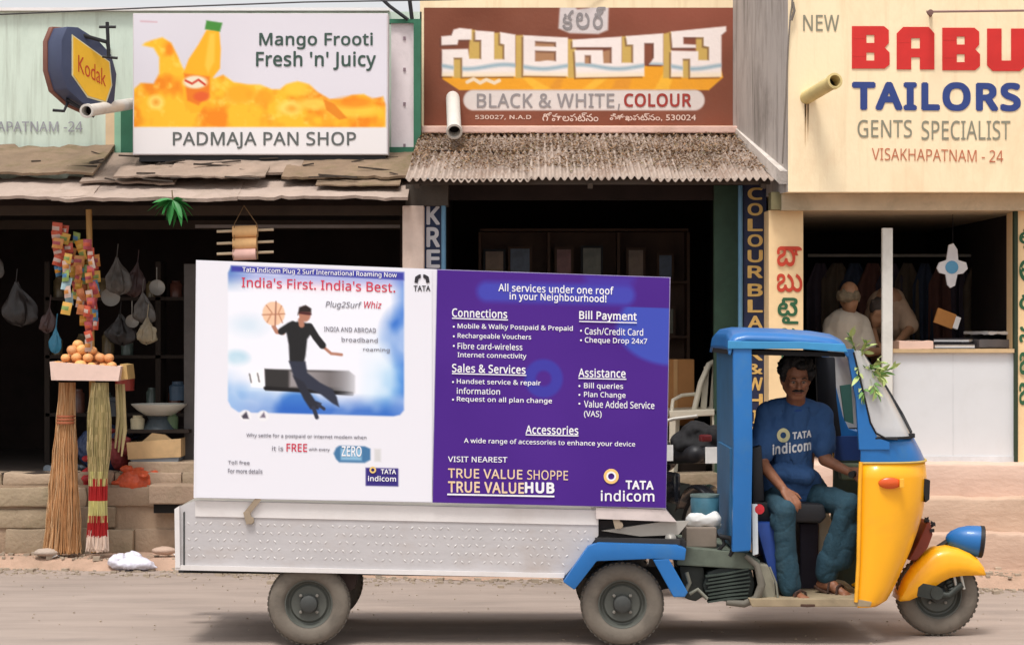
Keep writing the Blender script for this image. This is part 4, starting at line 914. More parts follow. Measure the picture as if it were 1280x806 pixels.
def ul(x0, x1, y, w_=1.3, mat=wi, s=SLP):
    g = MB(); g.prism([(x0, y), (x1, y+(x1-x0)*s), (x1, y+w_+(x1-x0)*s), (x0, y+w_)], .0045, .0065); g.build('underline', mat, PB)
pt('Connections', 565, 385, 634, 396, .02); ul(565, 635, 397)
for s, x1, y in (('Mobile & Walky Postpaid & Prepaid', 716, 404), ('Rechargeable Vouchers', 664, 416), ('Fibre card-wireless', 653, 428), ('Internet connectivity', 658, 440)):
    pt(s, 572, y, x1, y+8, .01, slope=.022)
    if s[0] != 'I': pt('•', 566, y+3, 568.5, y+5.5, .0, slope=0)
pt('Sales & Services', 565, 454, 657, 465, .02, slope=.025); ul(565, 658, 466, s=.025)
for s, x1, y in (('Handset service & repair', 676, 473), ('information', 625, 484), ('Request on all plan change', 690, 495)):
    pt(s, 571, y, x1, y+8, .01, slope=.022)
    if s[0] != 'i': pt('•', 565, y+3, 567.5, y+5.5, 0, slope=0)
pt('Bill Payment', 724, 388, 796, 402, .02, slope=.025); ul(724, 796, 401, s=.025)
for s, x1, y in (('Cash/Credit Card', 804, 409), ('Cheque Drop 24x7', 809, 421)): pt(s, 731, y, x1, y+9, .01, slope=.022); pt('•', 725, y+3, 727.5, y+5.5, 0, slope=0)
pt('Assistance', 723, 460, 782, 471, .02, slope=.02); ul(723, 783, 472, s=.02)
for s, x1, y in (('Bill queries', 779, 478), ('Plan Change', 782, 489), ('Value Added Service', 818, 500), ('(VAS)', 752, 513)):
    pt(s, 730, y, x1, y+9, .01, slope=.022)
    if s[0] != '(': pt('•', 723, y+3, 725.5, y+5.5, 0, slope=0)
pt('Accessories', 657, 531, 723, 542, .02, slope=.02); ul(657, 723, 542.5, s=.02)
pt('A wide range of accessories to enhance your device', 580, 547, 794, 555, .008, slope=.022)
pt('VISIT NEAREST', 560, 570, 634, 577, .012, slope=.012)
cr_i = M('cream_gold_ink', (240, 222, 200), var=.1, scale=30, var2=(228, 188, 140))
pt('TRUE VALUE', 560, 585, 653, 597, .016, mat=cr_i, slope=.02, res=3); pt('SHOPPE', 659, 587, 710, 599, .006, mat=cr_i, slope=.02, res=3)
pt('TRUE VALUE', 560, 601, 655, 615, .03, mat=cr_i, slope=.02, res=3); pt('HUB', 656, 602, 693, 616, .055, slope=.02, res=3); ul(559, 693, 616.5, 2.0, s=.02)
pt('TATA', 782, 600, 817, 611, .045, slope=.02, res=3); pt('indicom', 751, 612, 818, 626, .016, slope=.01, res=3)
g = MB(); g.lathe(P(764, 595, .007), (0, -1, 0), [(0, .040), (.002, .040), (.002, .019), (0, .019)], 28); g.build('logo_ring', M('logo_gold2', (240, 196, 120), var=.1), PB)
g = MB(); g.lathe(P(764, 595, .009), (0, -1, 0), [(0, .026), (.0045, .026), (.0045, .017), (0, .017)], 28); g.build('logo_ring', wi, PB, label='white inner ring of the emblem')

# ------------------------------------------------------------------ auto rickshaw
AR = thing('auto_rickshaw', (PX(1010, .6), .6, 0), 'blue and yellow three wheeled auto rickshaw pulling the trailer of boards', 'auto rickshaw')
YN, YF = .08, 1.14; YM = (YN+YF)/2
# ---- front apron: rows lofted round the nose
def apron_row(py, xl, xf, n=26, yn=YN, yf=YF, e=.62):
    ym = (yn+yf)/2; h = (yf-yn)/2; out = []; z = PZ(py, .12); X0 = PX(xl, yn); X1 = PX(xf, .34)
    for i in range(n+1):
        t = math.pi*i/n; s_, c_ = math.sin(t), math.cos(t)
        out.append(Vector((X0+(X1-X0)*(abs(s_)**e), ym-h*(abs(c_)**.55)*(1 if c_ > 0 else -1), z)))
    return out
def loft(g, rows, mi=0):
    n = len(rows[0]); b = len(g.v)
    for r_ in rows: g.v += [tuple(p) for p in r_]
    for j in range(len(rows)-1):
        for i in range(n-1): g.f.append((b+j*n+i, b+j*n+i+1, b+(j+1)*n+i+1, b+(j+1)*n+i)); g.m.append(mi)
rowsY = [apron_row(*a) for a in ((758, 1072, 1098), (752, 1071, 1110), (735, 1072, 1120), (712, 1073, 1131), (690, 1074, 1141), (668, 1075, 1149), (645, 1075, 1156), (620, 1076, 1160), (598, 1076, 1161), (579, 1076, 1159))]
rowsB = [apron_row(*a) for a in ((579, 1076, 1159), (576, 1076, 1158), (565, 1076, 1153), (556, 1076, 1148), (547, 1076, 1143))]
g = MB(); loft(g, rowsY); g.build('apron', yellow, AR, smooth=50, solid=.012)
g = MB(); loft(g, rowsB); g.build('upper_apron', blue, AR, smooth=50, solid=.014)
g = MB(); g.tube([p+Vector((0, 0, 0)) for p in apron_row(578, 1076, 1160)], .006, 6); g.build('apron_seam', M('seam_tan', (200, 170, 90)), AR)
g = MB(); g.tube([Vector((PX(px, YN), YN-.002, PZ(py, YN))) for px, py in ((1076, 577), (1075, 600), (1074, 640), (1073, 700), (1070, 752))], .011, 8); g.build('door_edge', M('door_edge_yellow', (240, 170, 40), rough=.4), AR, smooth=60)
# triangular side of the windscreen frame and pillars
for yy in (YN-.005, YF-.03):
    g = MB(); o_ = 0 if yy < .5 else 4
    sc = lambda px, py: P(px, py, YN)
    pts = [(1058, 436), (1067, 436), (1082, 500), (1089, 530), (1097, 547), (1112, 552), (1112, 562), (1074, 562), (1070, 500)]
    q = [P(a, b, YN) for a, b in pts]; q = [Vector((p.x, yy, p.z)) for p in q]; n = len(q); q2 = [p+Vector((0, .04, 0)) for p in q]
    g.add(q+q2, [tuple(range(n))[::-1], tuple(range(n, 2*n))]+[(i, (i+1) % n, n+(i+1) % n, n+i) for i in range(n)])
    g.build('windscreen_pillar', blue, AR, bevel=.004)
glass = M('windscreen_glass', (214, 214, 214), rough=.12, var=.02, alpha=.72, spec=.6)
rowsG = [apron_row(547, 1094, 1141), apron_row(520, 1086, 1127), apron_row(495, 1080, 1113), apron_row(465, 1073, 1094), apron_row(438, 1066, 1074)]
g = MB(); loft(g, rowsG); g.build('windscreen', glass, AR, smooth=60)
g = MB(); ga = [P(a, b, YN-.006) for a, b in ((1067, 440), (1082, 502), (1088, 528), (1095, 541), (1108, 548), (1122, 549))]; g.tube(ga, .0055, 6)
g.tube([r_[len(r_)//2-3] for r_ in rowsG], .009, 6); g.tube(rowsG[0], .008, 6); g.build('windscreen_rubber', rubber, AR, smooth=60)
g = MB(); g.tube([P(1098, 468, .3), P(1128, 518, .25), P(1139, 540, .2)], .008, 8); g.build('wiper', blackm, AR)
g = MB(); g.obox(P(1139, 544, .2), Vector((.018, 0, 0)), Vector((0, .02, 0)), Vector((0, 0, .012))); g.build('wiper_motor', blackm, AR, bevel=.004)
# trim on the nose
g = MB(); g.prism([(1156, 598), (1163, 600), (1162, 624), (1157, 628), (1154, 612)], .22, .3); g.build('side_trim', rubber, AR, bevel=.005)
g = MB(); g.lathe(P(1113, 603.5, YN+.005), (0, -1, 0), [(0, .001), (.0, .03), (.02, .028), (.028, .02), (.03, .0001)], 20)
for i, v in enumerate(g.v):
    cc = P(1114, 603.5, YN); g.v[i] = (cc.x+(v[0]-cc.x)*2.1, v[1], cc.z+(v[2]-cc.z)*1.05)
g.build('indicator_lamp', M('indicator_orange', (206, 84, 30), rough=.25, var=.05), AR, smooth=40)
g = MB(); g.obox(P(1127, 603.5, YN-.02), Vector((.012, 0, 0)), Vector((0, .012, 0)), Vector((0, 0, .024))); g.build('indicator_cap', M('indicator_yellow', (240, 178, 60), rough=.3), AR, bevel=.004)
# badge painted on the nose and its red bracket
g = MB(); g.prism([(1136, 700), (1147, 680), (1158, 655), (1163, 652), (1166, 668), (1160, 684), (1146, 700)], .42, .68); g.build('nose_bracket', M('red_brown', (118, 52, 36), rough=.6, var=.2), AR, bevel=.006)
g = MB()
for i in range(7): g.obox(P(1160+U(-4, 9), 648+U(-2, 16), .40+U(0, .1)), Vector((.012, 0, U(-.01, .01))), Vector((0, .01, 0)), Vector((0, 0, .009)))
g.build('horn_wiring', blackm, AR)
# floor, inner firewall, roof
g = MB(); g.prism([(936, 748), (1072, 748), (1090, 752), (1088, 758), (940, 758)], YN, YF); g.build('floor_pan', M('floor_beige', (150, 134, 108), rough=.8, var=.2, dirt=.5, dcol=(70, 62, 50)), AR, bevel=.004)
g = MB()
n = 20
def roofpt(u, v):
    xs = [(910, 434), (912, 424), (918, 417.5), (934, 414.5), (980, 416), (1020, 419), (1045, 423), (1057, 429), (1061, 436)]
    k = min(7.999, u*8); i = int(k); t = k-i; px = xs[i][0]+(xs[i+1][0]-xs[i][0])*t; py = xs[i][1]+(xs[i+1][1]-xs[i][1])*t
    y = .04+(1.18-.04)*v; s_ = math.sin(math.pi*v); dz = .035*min(1, s_*1.6)
    edge = 0.028 if v in (0, 1) else 0
    return Vector((PX(px, .06), y, PZ(py, .06)-.012+dz*min(1, (1-abs(2*u-1))*4)-edge))
g.grid(32, 22, roofpt); g.build('roof', blue, AR, smooth=60, solid=.014)
g = MB(); g.prism([(910, 426), (1000, 427), (1056, 430), (1060, 440), (1055, 440), (1000, 436), (910, 436)], .035, .06); g.build('roof_valance', M('valance_blue', (60, 140, 190), rough=.5, var=.1, dirt=.3, dcol=(40, 70, 90)), AR, bevel=.004)
g = MB(); g.prism([(912, 437), (1058, 441), (1056, 446), (912, 443)], .10, 1.12); g.build('roof_lining', M('lining_black', (22, 22, 26)), AR)
# rear frame: near pillar, back sheet, far pillars
g = MB(); g.prism([(916, 434), (940, 434), (941, 560), (939, 688), (915, 690), (917, 560)], .045, .10); g.build('rear_pillar', blue, AR, bevel=.012, smooth=40)
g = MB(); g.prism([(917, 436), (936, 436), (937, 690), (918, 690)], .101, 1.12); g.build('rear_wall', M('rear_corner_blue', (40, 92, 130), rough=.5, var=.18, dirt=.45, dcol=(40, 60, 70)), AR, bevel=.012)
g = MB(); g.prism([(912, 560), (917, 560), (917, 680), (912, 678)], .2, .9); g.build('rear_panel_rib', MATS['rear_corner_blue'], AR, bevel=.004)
for yy in (1.08,):
    g = MB(); g.prism([(918, 440), (928, 440), (930, 690), (918, 690)], yy, yy+.05); g.build('rear_pillar', blue, AR)
    g = MB(); g.prism([(1020, 446), (1044, 446), (1046, 500), (1052, 545), (1030, 545), (1022, 500)], yy-.12, yy-.06); g.build('rolled_curtain', M('curtain_dark', (26, 28, 36), rough=.8, var=.2), AR, bevel=.01, smooth=50)
    g = MB(); g.prism([(1044, 545), (1083, 545), (1083, 575), (1044, 575)], yy-.02, yy+.02); g.build('far_panel', M('far_panel_blue', (30, 60, 120), rough=.5), AR)
    g = MB(); g.prism([(1044, 575), (1083, 575), (1083, 752), (1020, 752), (1040, 640)], yy-.02, yy+.02); g.build('far_panel', M('far_panel_dark', (44, 56, 48), rough=.6, var=.2), AR)
g = MB(); g.prism([(1050, 482), (1064, 480), (1067, 530), (1056, 526)], .8, .82); g.build('curtain_flap', M('flap_teal', (50, 92, 86), rough=.8), AR)
# seat
g = MB(); g.prism([(940, 626), (1030, 630), (1034, 646), (1026, 654), (942, 652)], .30, 1.0); g.build('seat', M('seat_black', (26, 26, 30), rough=.5, var=.2), AR, bevel=.018, smooth=50)
g = MB(); g.prism([(940, 560), (952, 556), (956, 626), (941, 628)], .30, 1.0); g.build('seat_back', MATS['seat_black'], AR, bevel=.012, smooth=50)
g = MB(); g.prism([(944, 653), (978, 653), (994, 700), (992, 728), (966, 730)], .22, .9); g.build('seat_base', M('seat_base_blue', (36, 72, 150), rough=.45, var=.1, dirt=.3, dcol=(30, 30, 50)), AR, bevel=.012, smooth=40)
g = MB(); g.prism([(1000, 654), (1024, 654), (1022, 748), (1000, 748)], .55, .95); g.build('engine_cover', M('cover_dark', (46, 42, 56), rough=.7, var=.3), AR, bevel=.01)
g = MB(); g.prism([(1024, 628), (1036, 640), (1040, 652), (1034, 676), (1028, 702), (1022, 704), (1022, 650)], .62, .8); g.build('oil_can', M('can_white', (214, 212, 196), rough=.5), AR, bevel=.012, smooth=50)
g = MB(); g.prism([(940, 630), (947, 630), (948, 692), (941, 694)], .12, .16); g.build('grab_rail', M('rail_white', (206, 214, 218), rough=.4), AR, bevel=.003)
g = MB(); g.lathe(P(949, 636, .14), (0, -1, 0), [(0, .028), (.02, .026), (.022, .0001)], 16); g.build('tail_reflector', M('reflector_red', (190, 40, 50), rough=.3), AR, smooth=40)
# steering: column and handlebar
g = MB(); g.tube([P(1150, 700, YM), P(1100, 610, YM), P(1082, 588, YM)], .022, 10); g.build('steering_column', M('column_grey', (90, 88, 84), rough=.5, metal=.3), AR, smooth=60)
g = MB(); g.tube([P(1082, 588, YM), P(1078, 588, .45), P(1066, 592, .33)], .012, 10); g.tube([P(1082, 588, YM), P(1080, 588, .85), P(1068, 592, .98)], .012, 10); g.build('handlebar', galv, AR, smooth=60)
g = MB(); g.tube([P(1070, 591, .40), P(1064, 593, .30)], .018, 12); g.tube([P(1070, 591, .93), P(1064, 593, 1.0)], .018, 12); g.build('hand_grip', rubber, AR, smooth=60)
g = MB(); g.prism([(1050, 580), (1078, 580), (1078, 600), (1052, 600)], .5, .62); g.build('instrument_box', M('instrument_olive', (92, 100, 78), rough=.6, var=.2), AR, bevel=.01)
# front wheel, fork, fender, headlamp
YW = .50
wheel(AR, (PX(1171, YW), YW, .226), .226, .115)
g = MB(); g.tube([P(1150, 726, YW-.09), P(1160, 742, YW-.10), P(1186, 744, YW-.09), P(1202, 730, YW-.085)], .02, 10); g.obox(P(1158, 738, YW-.1), Vector((.05, 0, -.01)), Vector((0, .02, 0)), Vector((.005, 0, .038)))
g.lathe(P(1171, 741, YW-.12), (0, 1, 0), [(-.01, .0001), (-.01, .035), (.04, .04)], 16); g.build('fork_arm', grease, AR, smooth=50)
g = MB()
for a, b in ((1165, 1158), (1190, 1196), (1199, 1205)): g.tube([P(a, 708, YW-.08), P(b, 736, YW-.085)], .009, 8)
g.build('fork_stay', M('stay_chrome', (190, 186, 176), rough=.3, metal=.5), AR, smooth=60)
g = MB()
for k in range(7): t = k/6; g.lathe(P(1180+10*t, 712+26*t, YW-.075), (P(1190, 738, YW)-P(1180, 712, YW)), [(0, .02), (.008, .024), (.014, .02)], 12)
g.build('shock_spring', grease, AR, smooth=50)
fo = [(1119, 747), (1120, 738), (1126, 722), (1137, 706), (1150, 693), (1165, 684), (1180, 681), (1195, 683), (1208, 688), (1219, 696), (1226, 706), (1227, 714)]
fl = [(1121, 748), (1132, 747), (1143, 742), (1153, 737), (1163, 730), (1172, 724), (1182, 719), (1192, 717), (1202, 716), (1212, 716), (1220, 716), (1226, 716)]
g = MB(); rows_ = []
for (ax_, ay_), (bx_, by2) in zip(fo, fl):
    a = P(ax_, ay_, YW); b = P(bx_, by2, YW); hw = .125; row = []
    for s_, q in ((-1, 0), (-1, .35), (-1, .7), (-.82, .92), (-.45, 1.0), (0, 1.03), (.45, 1.0), (.82, .92), (1, .7), (1, .35), (1, 0)):
        p = b+(a-b)*q; row.append(Vector((p.x, YW+s_*hw*(1-.06*(1-q)), p.z)))
    rows_.append(row)
loft(g, rows_); g.build('front_fender', yellow, AR, smooth=50, solid=.006)
hl = P(1183, 672, YW); hd = Vector((1, -.12, -.10)).normalized()
g = MB(); g.lathe(hl, hd, [(-.005, .0001), (0, .02), (.02, .042), (.06, .066), (.11, .081), (.16, .086), (.185, .086)], 28); g.build('headlamp', blue, AR, smooth=60)
g = MB(); g.lathe(hl, hd, [(.180, .089), (.2, .089), (.205, .080), (.2, .076)], 28); g.build('headlamp_rim', blackm, AR, smooth=40)
g = MB(); g.lathe(hl, hd, [(.196, .077), (.21, .05), (.214, .0001)], 28); g.build('headlamp_glass', M('lamp_glass', (200, 206, 210), rough=.1), AR, smooth=60)
g = MB(); g.tube([hl+hd*.03, P(1164, 690, YW)], .016, 8); g.build('headlamp_stem', blackm, AR)
# rear wheels, mudguard, engine
wheel(AR, (PX(778, .06), .10, .224), .224, .115); wheel(AR, (PX(778, .06), 1.12, .224), .224, .115, face=1)
g = MB(); g.prism([(735, 683), (748, 678), (846, 681), (858, 686), (856, 700), (818, 698), (746, 701), (718, 737), (704, 727)], -.02, .20)
g.build('mudguard', blue, AR, bevel=.006, smooth=40)
g = MB(); g.prism([(816, 699), (836, 698), (860, 740), (856, 746), (842, 746)], -.02, .20); g.build('mudguard_leg', blue, AR, bevel=.006)
g = MB(); g.prism([(744, 672), (850, 674), (850, 681), (744, 679)], .02, .24); g.build('mudguard_step', M('step_dark', (48, 46, 46), var=.2), AR)
g = MB(); g.bar((PX(778, .1), .16, .224), (PX(778, .1), 1.06, .224), .05); g.bar(P(800, 735, .4), P(960, 700, .4), .06); g.bar(P(800, 735, .9), P(960, 700, .9), .06); g.build('rear_axle', under, AR)
g = MB(); g.prism([(846, 683), (930, 690), (950, 700), (950, 712), (846, 706)], .14, .9); g.build('engine_tray', M('tray_sage', (92, 100, 88), rough=.7, var=.25, scale=8, dirt=.5, dcol=(70, 76, 68)), AR, bevel=.006)
g = MB(); g.prism([(848, 706), (880, 708), (884, 742), (870, 752), (856, 748)], .2, .7); g.build('crankcase', grease, AR, bevel=.02, smooth=50)
rs = random.Random(5)
ep = [(884, 714), (908, 706), (930, 696), (938, 704), (944, 730), (940, 748), (912, 752), (884, 750), (878, 732)]
g = MB(); g.prism(ep, .16, .60); g.build('engine', M('engine_dark', (36, 42, 40), rough=.55, var=.3, scale=9, metal=.2), AR, bevel=.018, smooth=50)
for k in range(8):
    g = MB(); ya = 716+k*4.6; xa = 882+(3 if k % 2 else 0); xb = 938-abs(k-3)*.8
    g.prism([(xa, ya+3), (910, ya-1-k*.1), (xb, ya-6+k*.4), (xb, ya-4+k*.4), (910, ya+1.4), (xa, ya+5.2)], .135, .20); g.build('cooling_fin', M('fin_grey', (62, 72, 66), rough=.5, var=.3, metal=.3), AR)
g = MB(); g.tube([P(932, 694, .12), P(946, 706, .12), P(952, 730, .12), P(946, 748, .13), P(930, 754, .15), P(908, 752, .15)], [.012, .018, .022, .024, .022, .018], 10); g.build('exhaust_pipe', M('exhaust_dusty', (112, 108, 98), rough=.8, var=.2, dirt=.4), AR, smooth=60)
g = MB(); g.prism([(946, 704), (960, 706), (968, 724), (970, 750), (948, 752), (950, 730)], .16, .5); g.build('side_shield', M('shield_beige', (138, 134, 118), rough=.8, var=.2, dirt=.5, dcol=(90, 88, 76)), AR, bevel=.008)
for hp_, hr in (([(962, 708), (970, 728), (973, 752)], .006), ([(856, 740), (862, 728), (858, 715)], .012), ([(862, 742), (872, 736), (884, 748)], .01)):
    g = MB(); g.tube([P(a, b, .13) for a, b in hp_], hr, 8); g.build('hose', M('hose_grey', (120, 120, 108), rough=.8), AR, smooth=60)
g = MB(); g.tube([P(900, 670, .15), P(912, 672, .14), P(918, 684, .14), P(912, 694, .15)], .014, 8); g.tube([P(896, 690, .16), P(905, 680, .15), P(903, 668, .16)], .01, 8); g.build('wiring_loom', rubber, AR, smooth=60)
g = MB(); g.prism([(838, 676), (858, 676), (858, 690), (838, 688)], .08, .3); g.build('hitch_bracket', M('hitch_black', (36, 34, 34)), AR, bevel=.006)
g = MB(); g.lathe(P(838, 672, .08), (0, -1, 0), [(0, .03), (.02, .03), (.03, .016), (.04, .0001)], 14); g.build('hitch_pin', galv, AR, smooth=40)
# things carried behind the cab
t = thing('paint_tin', P(880, 641, .35), 'blue green tin standing behind the cab on a white bundle', 'tin')
g = MB(); g.lathe(P(881, 643, .35), (0, 0, 1), [(0, .0001), (0, .075), (.005, .078), (.10, .078), (.105, .074)], 24); g.build('tin', M('tin_teal', (70, 118, 136), rough=.4, var=.25, scale=9, dirt=.4, dcol=(150, 160, 140)), t, smooth=40)
g = MB(); g.lathe(P(881, 643, .35), (0, 0, 1), [(.100, .080), (.112, .080), (.112, .07), (.104, .0001)], 24); g.build('lid', M('tin_lid', (120, 140, 136), rough=.4, metal=.4), t, smooth=40)
t = fuse('cloth_bundle', [('c', P(866, 650, .3), P(892, 648, .3), .04, .045), ('c', P(872, 656, .35), P(895, 655, .35), .035, .03), ('e', P(878, 650, .42), (.09, .08, .04))], M('white_cloth', (226, 226, 222), var=.04), None, .01, 5, disp=.008)
tag(t, 'white cloth bundle resting on a beige box behind the cab', 'cloth')
t = MB(); t.pbox(858, 896, 659, 684, .22, .55); t = t.build('box', M('beige_box', (132, 120, 108), rough=.9, var=.1, dirt=.3), bevel=.008); tag(t, 'small beige box on the engine tray under the white bundle', 'box')
# ================================================================== PEOPLE
skin_m = M('brown_skin', (134, 88, 64), rough=.5, var=.16, scale=22, bump=.2, bscale=140)
hair_m = M('black_hair', (18, 15, 15), rough=.6, var=.4, scale=40, bump=.8, bscale=120)
tee_m = M('blue_tshirt', (50, 84, 130), rough=.9, var=.12, scale=5, bump=.35, bscale=90, dirt=.25, dcol=(40, 66, 100), dscale=6)
trou_m = M('teal_trousers', (36, 66, 80), rough=.9, var=.22, scale=7, bump=.35, bscale=80, dirt=.35, dcol=(66, 84, 88), dscale=7)
def hand(prims, wr, dirv, palm_n, side, curl=.5, k=1.0):
    """five unequal bent fingers: wr wrist, dirv direction of the fingers, palm_n the way the palm faces, side = towards the thumb"""
    d = Vector(dirv).normalized(); n_ = Vector(palm_n); n_ = (n_-d*n_.dot(d)).normalized(); s = Vector(side); s = (s-d*s.dot(d)-n_*s.dot(n_)).normalized()
    wr = Vector(wr)
    for o_ in (-.028, -.01, .01, .028): prims.append(('c', wr+d*.012*k+s*o_*.6*k, wr+d*.075*k+s*o_*k, .014*k, .0115*k))
    for o_, L_ in ((.031, .066), (.011, .076), (-.010, .070), (-.030, .054)):
        b = wr+d*.082*k+s*o_*k; a1 = curl*.5; p1 = b+(d*math.cos(a1)+n_*math.sin(a1)+s*o_*2)*L_*.45*k; a2 = curl*1.3
        p2 = p1+(d*math.cos(a2)+n_*math.sin(a2)+s*o_*1.2)*L_*.33*k; a3 = curl*1.9; p3 = p2+(d*math.cos(a3)+n_*math.sin(a3))*L_*.25*k
        prims += [('c', b, p1, .0092*k, .0085*k), ('c', p1, p2, .0085*k, .0078*k), ('c', p2, p3, .0078*k, .0066*k)]
    b = wr+d*.028*k+s*.028*k; p1 = b+(d*.7+s*.7+n_*.25).normalized()*.034*k; p2 = p1+(d*.9+s*.3+n_*.35).normalized()*.03*k
    prims += [('c', b, p1, .0115*k, .0098*k), ('c', p1, p2, .0098*k, .0075*k)]
def frame(yaw, pitch, roll=0):
    """columns: right (image right when yaw=0), face-forward, up; yaw 0 faces the camera (-Y)"""
    m = Matrix.Rotation(yaw, 3, 'Z') @ Matrix.Rotation(pitch, 3, 'X') @ Matrix.Rotation(roll, 3, 'Y')
    return m
def head_prims(c, m, k=1.0):
    q = lambda x, y, z: Vector(c)+m @ Vector((x*k, -y*k, z*k))   # x image right, y towards face, z up
    P_ = [('e', q(0, -.012, .025), (.072*k, .088*k, .09*k)), ('e', q(0, .012, -.035), (.058*k, .07*k, .075*k)), ('c', q(-.018, .05, -.085), q(.018, .05, -.085), .024*k, .024*k),
          ('c', q(-.052, .0, -.045), q(-.022, .045, -.085), .022*k, .022*k), ('c', q(.052, .0, -.045), q(.022, .045, -.085), .022*k, .022*k),
          ('c', q(-.038, .066, -.012), q(-.03, .068, -.02), .018*k, .014*k), ('c', q(.038, .066, -.012), q(.03, .068, -.02), .018*k, .014*k),
          ('c', q(-.045, .068, .022), q(-.012, .078, .020), .010*k, .010*k), ('c', q(.045, .068, .022), q(.012, .078, .020), .010*k, .010*k),
          ('c', q(0, .078, .010), q(0, .098, -.026), .008*k, .0125*k), ('c', q(-.012, .084, -.030), q(.012, .084, -.030), .009*k, .009*k),
          ('c', q(-.018, .077, -.052), q(.018, .077, -.052), .008*k, .008*k), ('c', q(-.015, .077, -.062), q(.015, .077, -.062), .009*k, .009*k),
          ('c', q(-.078, -.012, .008), q(-.074, -.008, -.025), .014*k, .010*k), ('c', q(.078, -.012, .008), q(.074, -.008, -.025), .014*k, .010*k)]
    return P_, q
def face_bits(q, parent, k=1.0, moust=True, hairm=None, gap=0):
    hairm = hairm or hair_m
    for s in (-1, 1):
        g = MB(); g.sphere(q(s*.028, .070, .002), .0115*k, 12, 8); e = g.build('eye', M('eye_white', (128, 112, 100), rough=.3), parent, smooth=60)
        g = MB(); g.sphere(q(s*.028, .0775, .001), .0058*k, 10, 6); g.build('iris', M('iris_dark', (26, 18, 14), rough=.2), e, smooth=60)
        g = MB(); g.tube([q(s*.010, .082, .018), q(s*.028, .084, .026), q(s*.046, .074, .020)], [.003*k, .0048*k, .0028*k], 6); g.build('eyebrow', hairm, parent, smooth=60)
        g = MB(); g.tube([q(s*.014, .078, .009), q(s*.028, .083, .0115), q(s*.042, .074, .007)], .0028*k, 6); g.build('eyelid', M('eyelid', (96, 60, 44), rough=.6), parent, smooth=60)
    if moust:
        g = MB(); g.tube([q(-.032, .072, -.050), q(-.014, .090, -.043), q(0, .0945, -.041), q(.014, .090, -.043), q(.032, .072, -.050)], [.003*k, .0075*k, .0065*k, .0075*k, .003*k], 8); g.build('moustache', hairm, parent, smooth=60)
    g = MB(); g.tube([q(-.020, .082, -.058), q(0, .087, -.057), q(.020, .082, -.058)], .0032*k, 6); g.build('lips', M('lips', (96, 48, 42), rough=.5), parent, smooth=60)

# ---------------- the driver, seated sideways in the open door
DR = thing('person', P(990, 650, .5), 'seated driver with curly black hair and moustache in blue lettered T-shirt and teal trousers', 'person')
hm = frame(math.radians(4), math.radians(12))
hc = P(995, 474, .40)
pr, hq = head_prims(hc, hm, 1.0)
sR, sL = P(960, 517, .50), P(1026, 519, .52); eR, eL = P(953, 580, .40), P(1031, 574, .42); wR, wL = P(980, 612, .20), P(1060, 589, .36)
neck = P(994, 502, .46)
pr += [('c', P(994, 512, .49), P(995, 490, .43), .058, .052), ('c', sR, eR, .047, .037), ('c', sL, eL, .047, .037), ('c', eR, wR, .037, .024), ('c', eL, wL, .037, .024),
       ('c', sR, P(993, 512, .50), .045, .055), ('c', sL, P(993, 512, .50), .045, .055), ('c', P(993, 530, .52), P(991, 600, .58), .12, .115),
       ('c', P(970, 622, .55), P(982, 640, .16), .062, .044), ('c', P(1010, 622, .57), P(1060, 632, .26), .062, .044),
       ('c', P(982, 640, .16), P(990, 736, .24), .040, .028), ('c', P(1060, 632, .26), P(1036, 722, .34), .040, .028)]
hand(pr, wR, (.02, -.14, -.12) if False else Vector((.07, -.11, -.09)), Vector((0, .5, -.8)), Vector((.8, -.1, .2)), .75)
hand(pr, wL, Vector((.9, .05, -.1)), Vector((0, .6, -.6)), Vector((0, -.9, .4)), .8)
# feet in sandals
for (ank, dr) in ((P(990, 738, .24), Vector((.42, -.9, 0))), (P(1034, 726, .34), Vector((.75, -.62, -.28)))):
    dr = dr.normalized(); zf = Vector((0, 0, 1)); sd_ = dr.cross(zf).normalized()
    a = ank+Vector((0, 0, -.012)); b = a+dr*.12+Vector((0, 0, -.022)); pr += [('c', a-dr*.04+Vector((0, 0, -.02)), a+dr*.04, .030, .032), ('c', a, b, .032, .024), ('c', b-sd_*.015, b+sd_*.015, .02, .02)]
    for i, o_ in enumerate((-.030, -.014, .0, .013, .025)):
        L_ = .055-.006*abs(i-(0 if dr.x < 1 else 4)); pr.append(('c', b+sd_*o_, b+sd_*o_*1.15+dr*L_+Vector((0, 0, -.006)), .0115, .009))
body = fuse('body', pr, skin_m, DR, .0062, 4, .45)
# hair: curly mass
rs = random.Random(3); hp = []
for i in range(150):
    th = rs.uniform(0, 2*math.pi); ph = rs.uniform(0, 1.75); x = math.sin(ph)*math.cos(th); y = math.sin(ph)*math.sin(th); z = math.cos(ph)
    if y > .45 and z < .52: continue
    if y > .15 and z < .05: continue
    hp.append(('e', hq(x*.086, y*.092-.014, z*.100+.030), (rs.uniform(.016, .027),)*3))
hp += [('e', hq(0, -.022, .045), (.082, .082, .085)), ('e', hq(-.076, .018, .02), (.014, .018, .03)), ('e', hq(.076, .018, .02), (.014, .018, .03))]
fuse('hair', hp, hair_m, DR, .006, 1, .4, disp=.006, dscale=60)
face_bits(hq, DR)
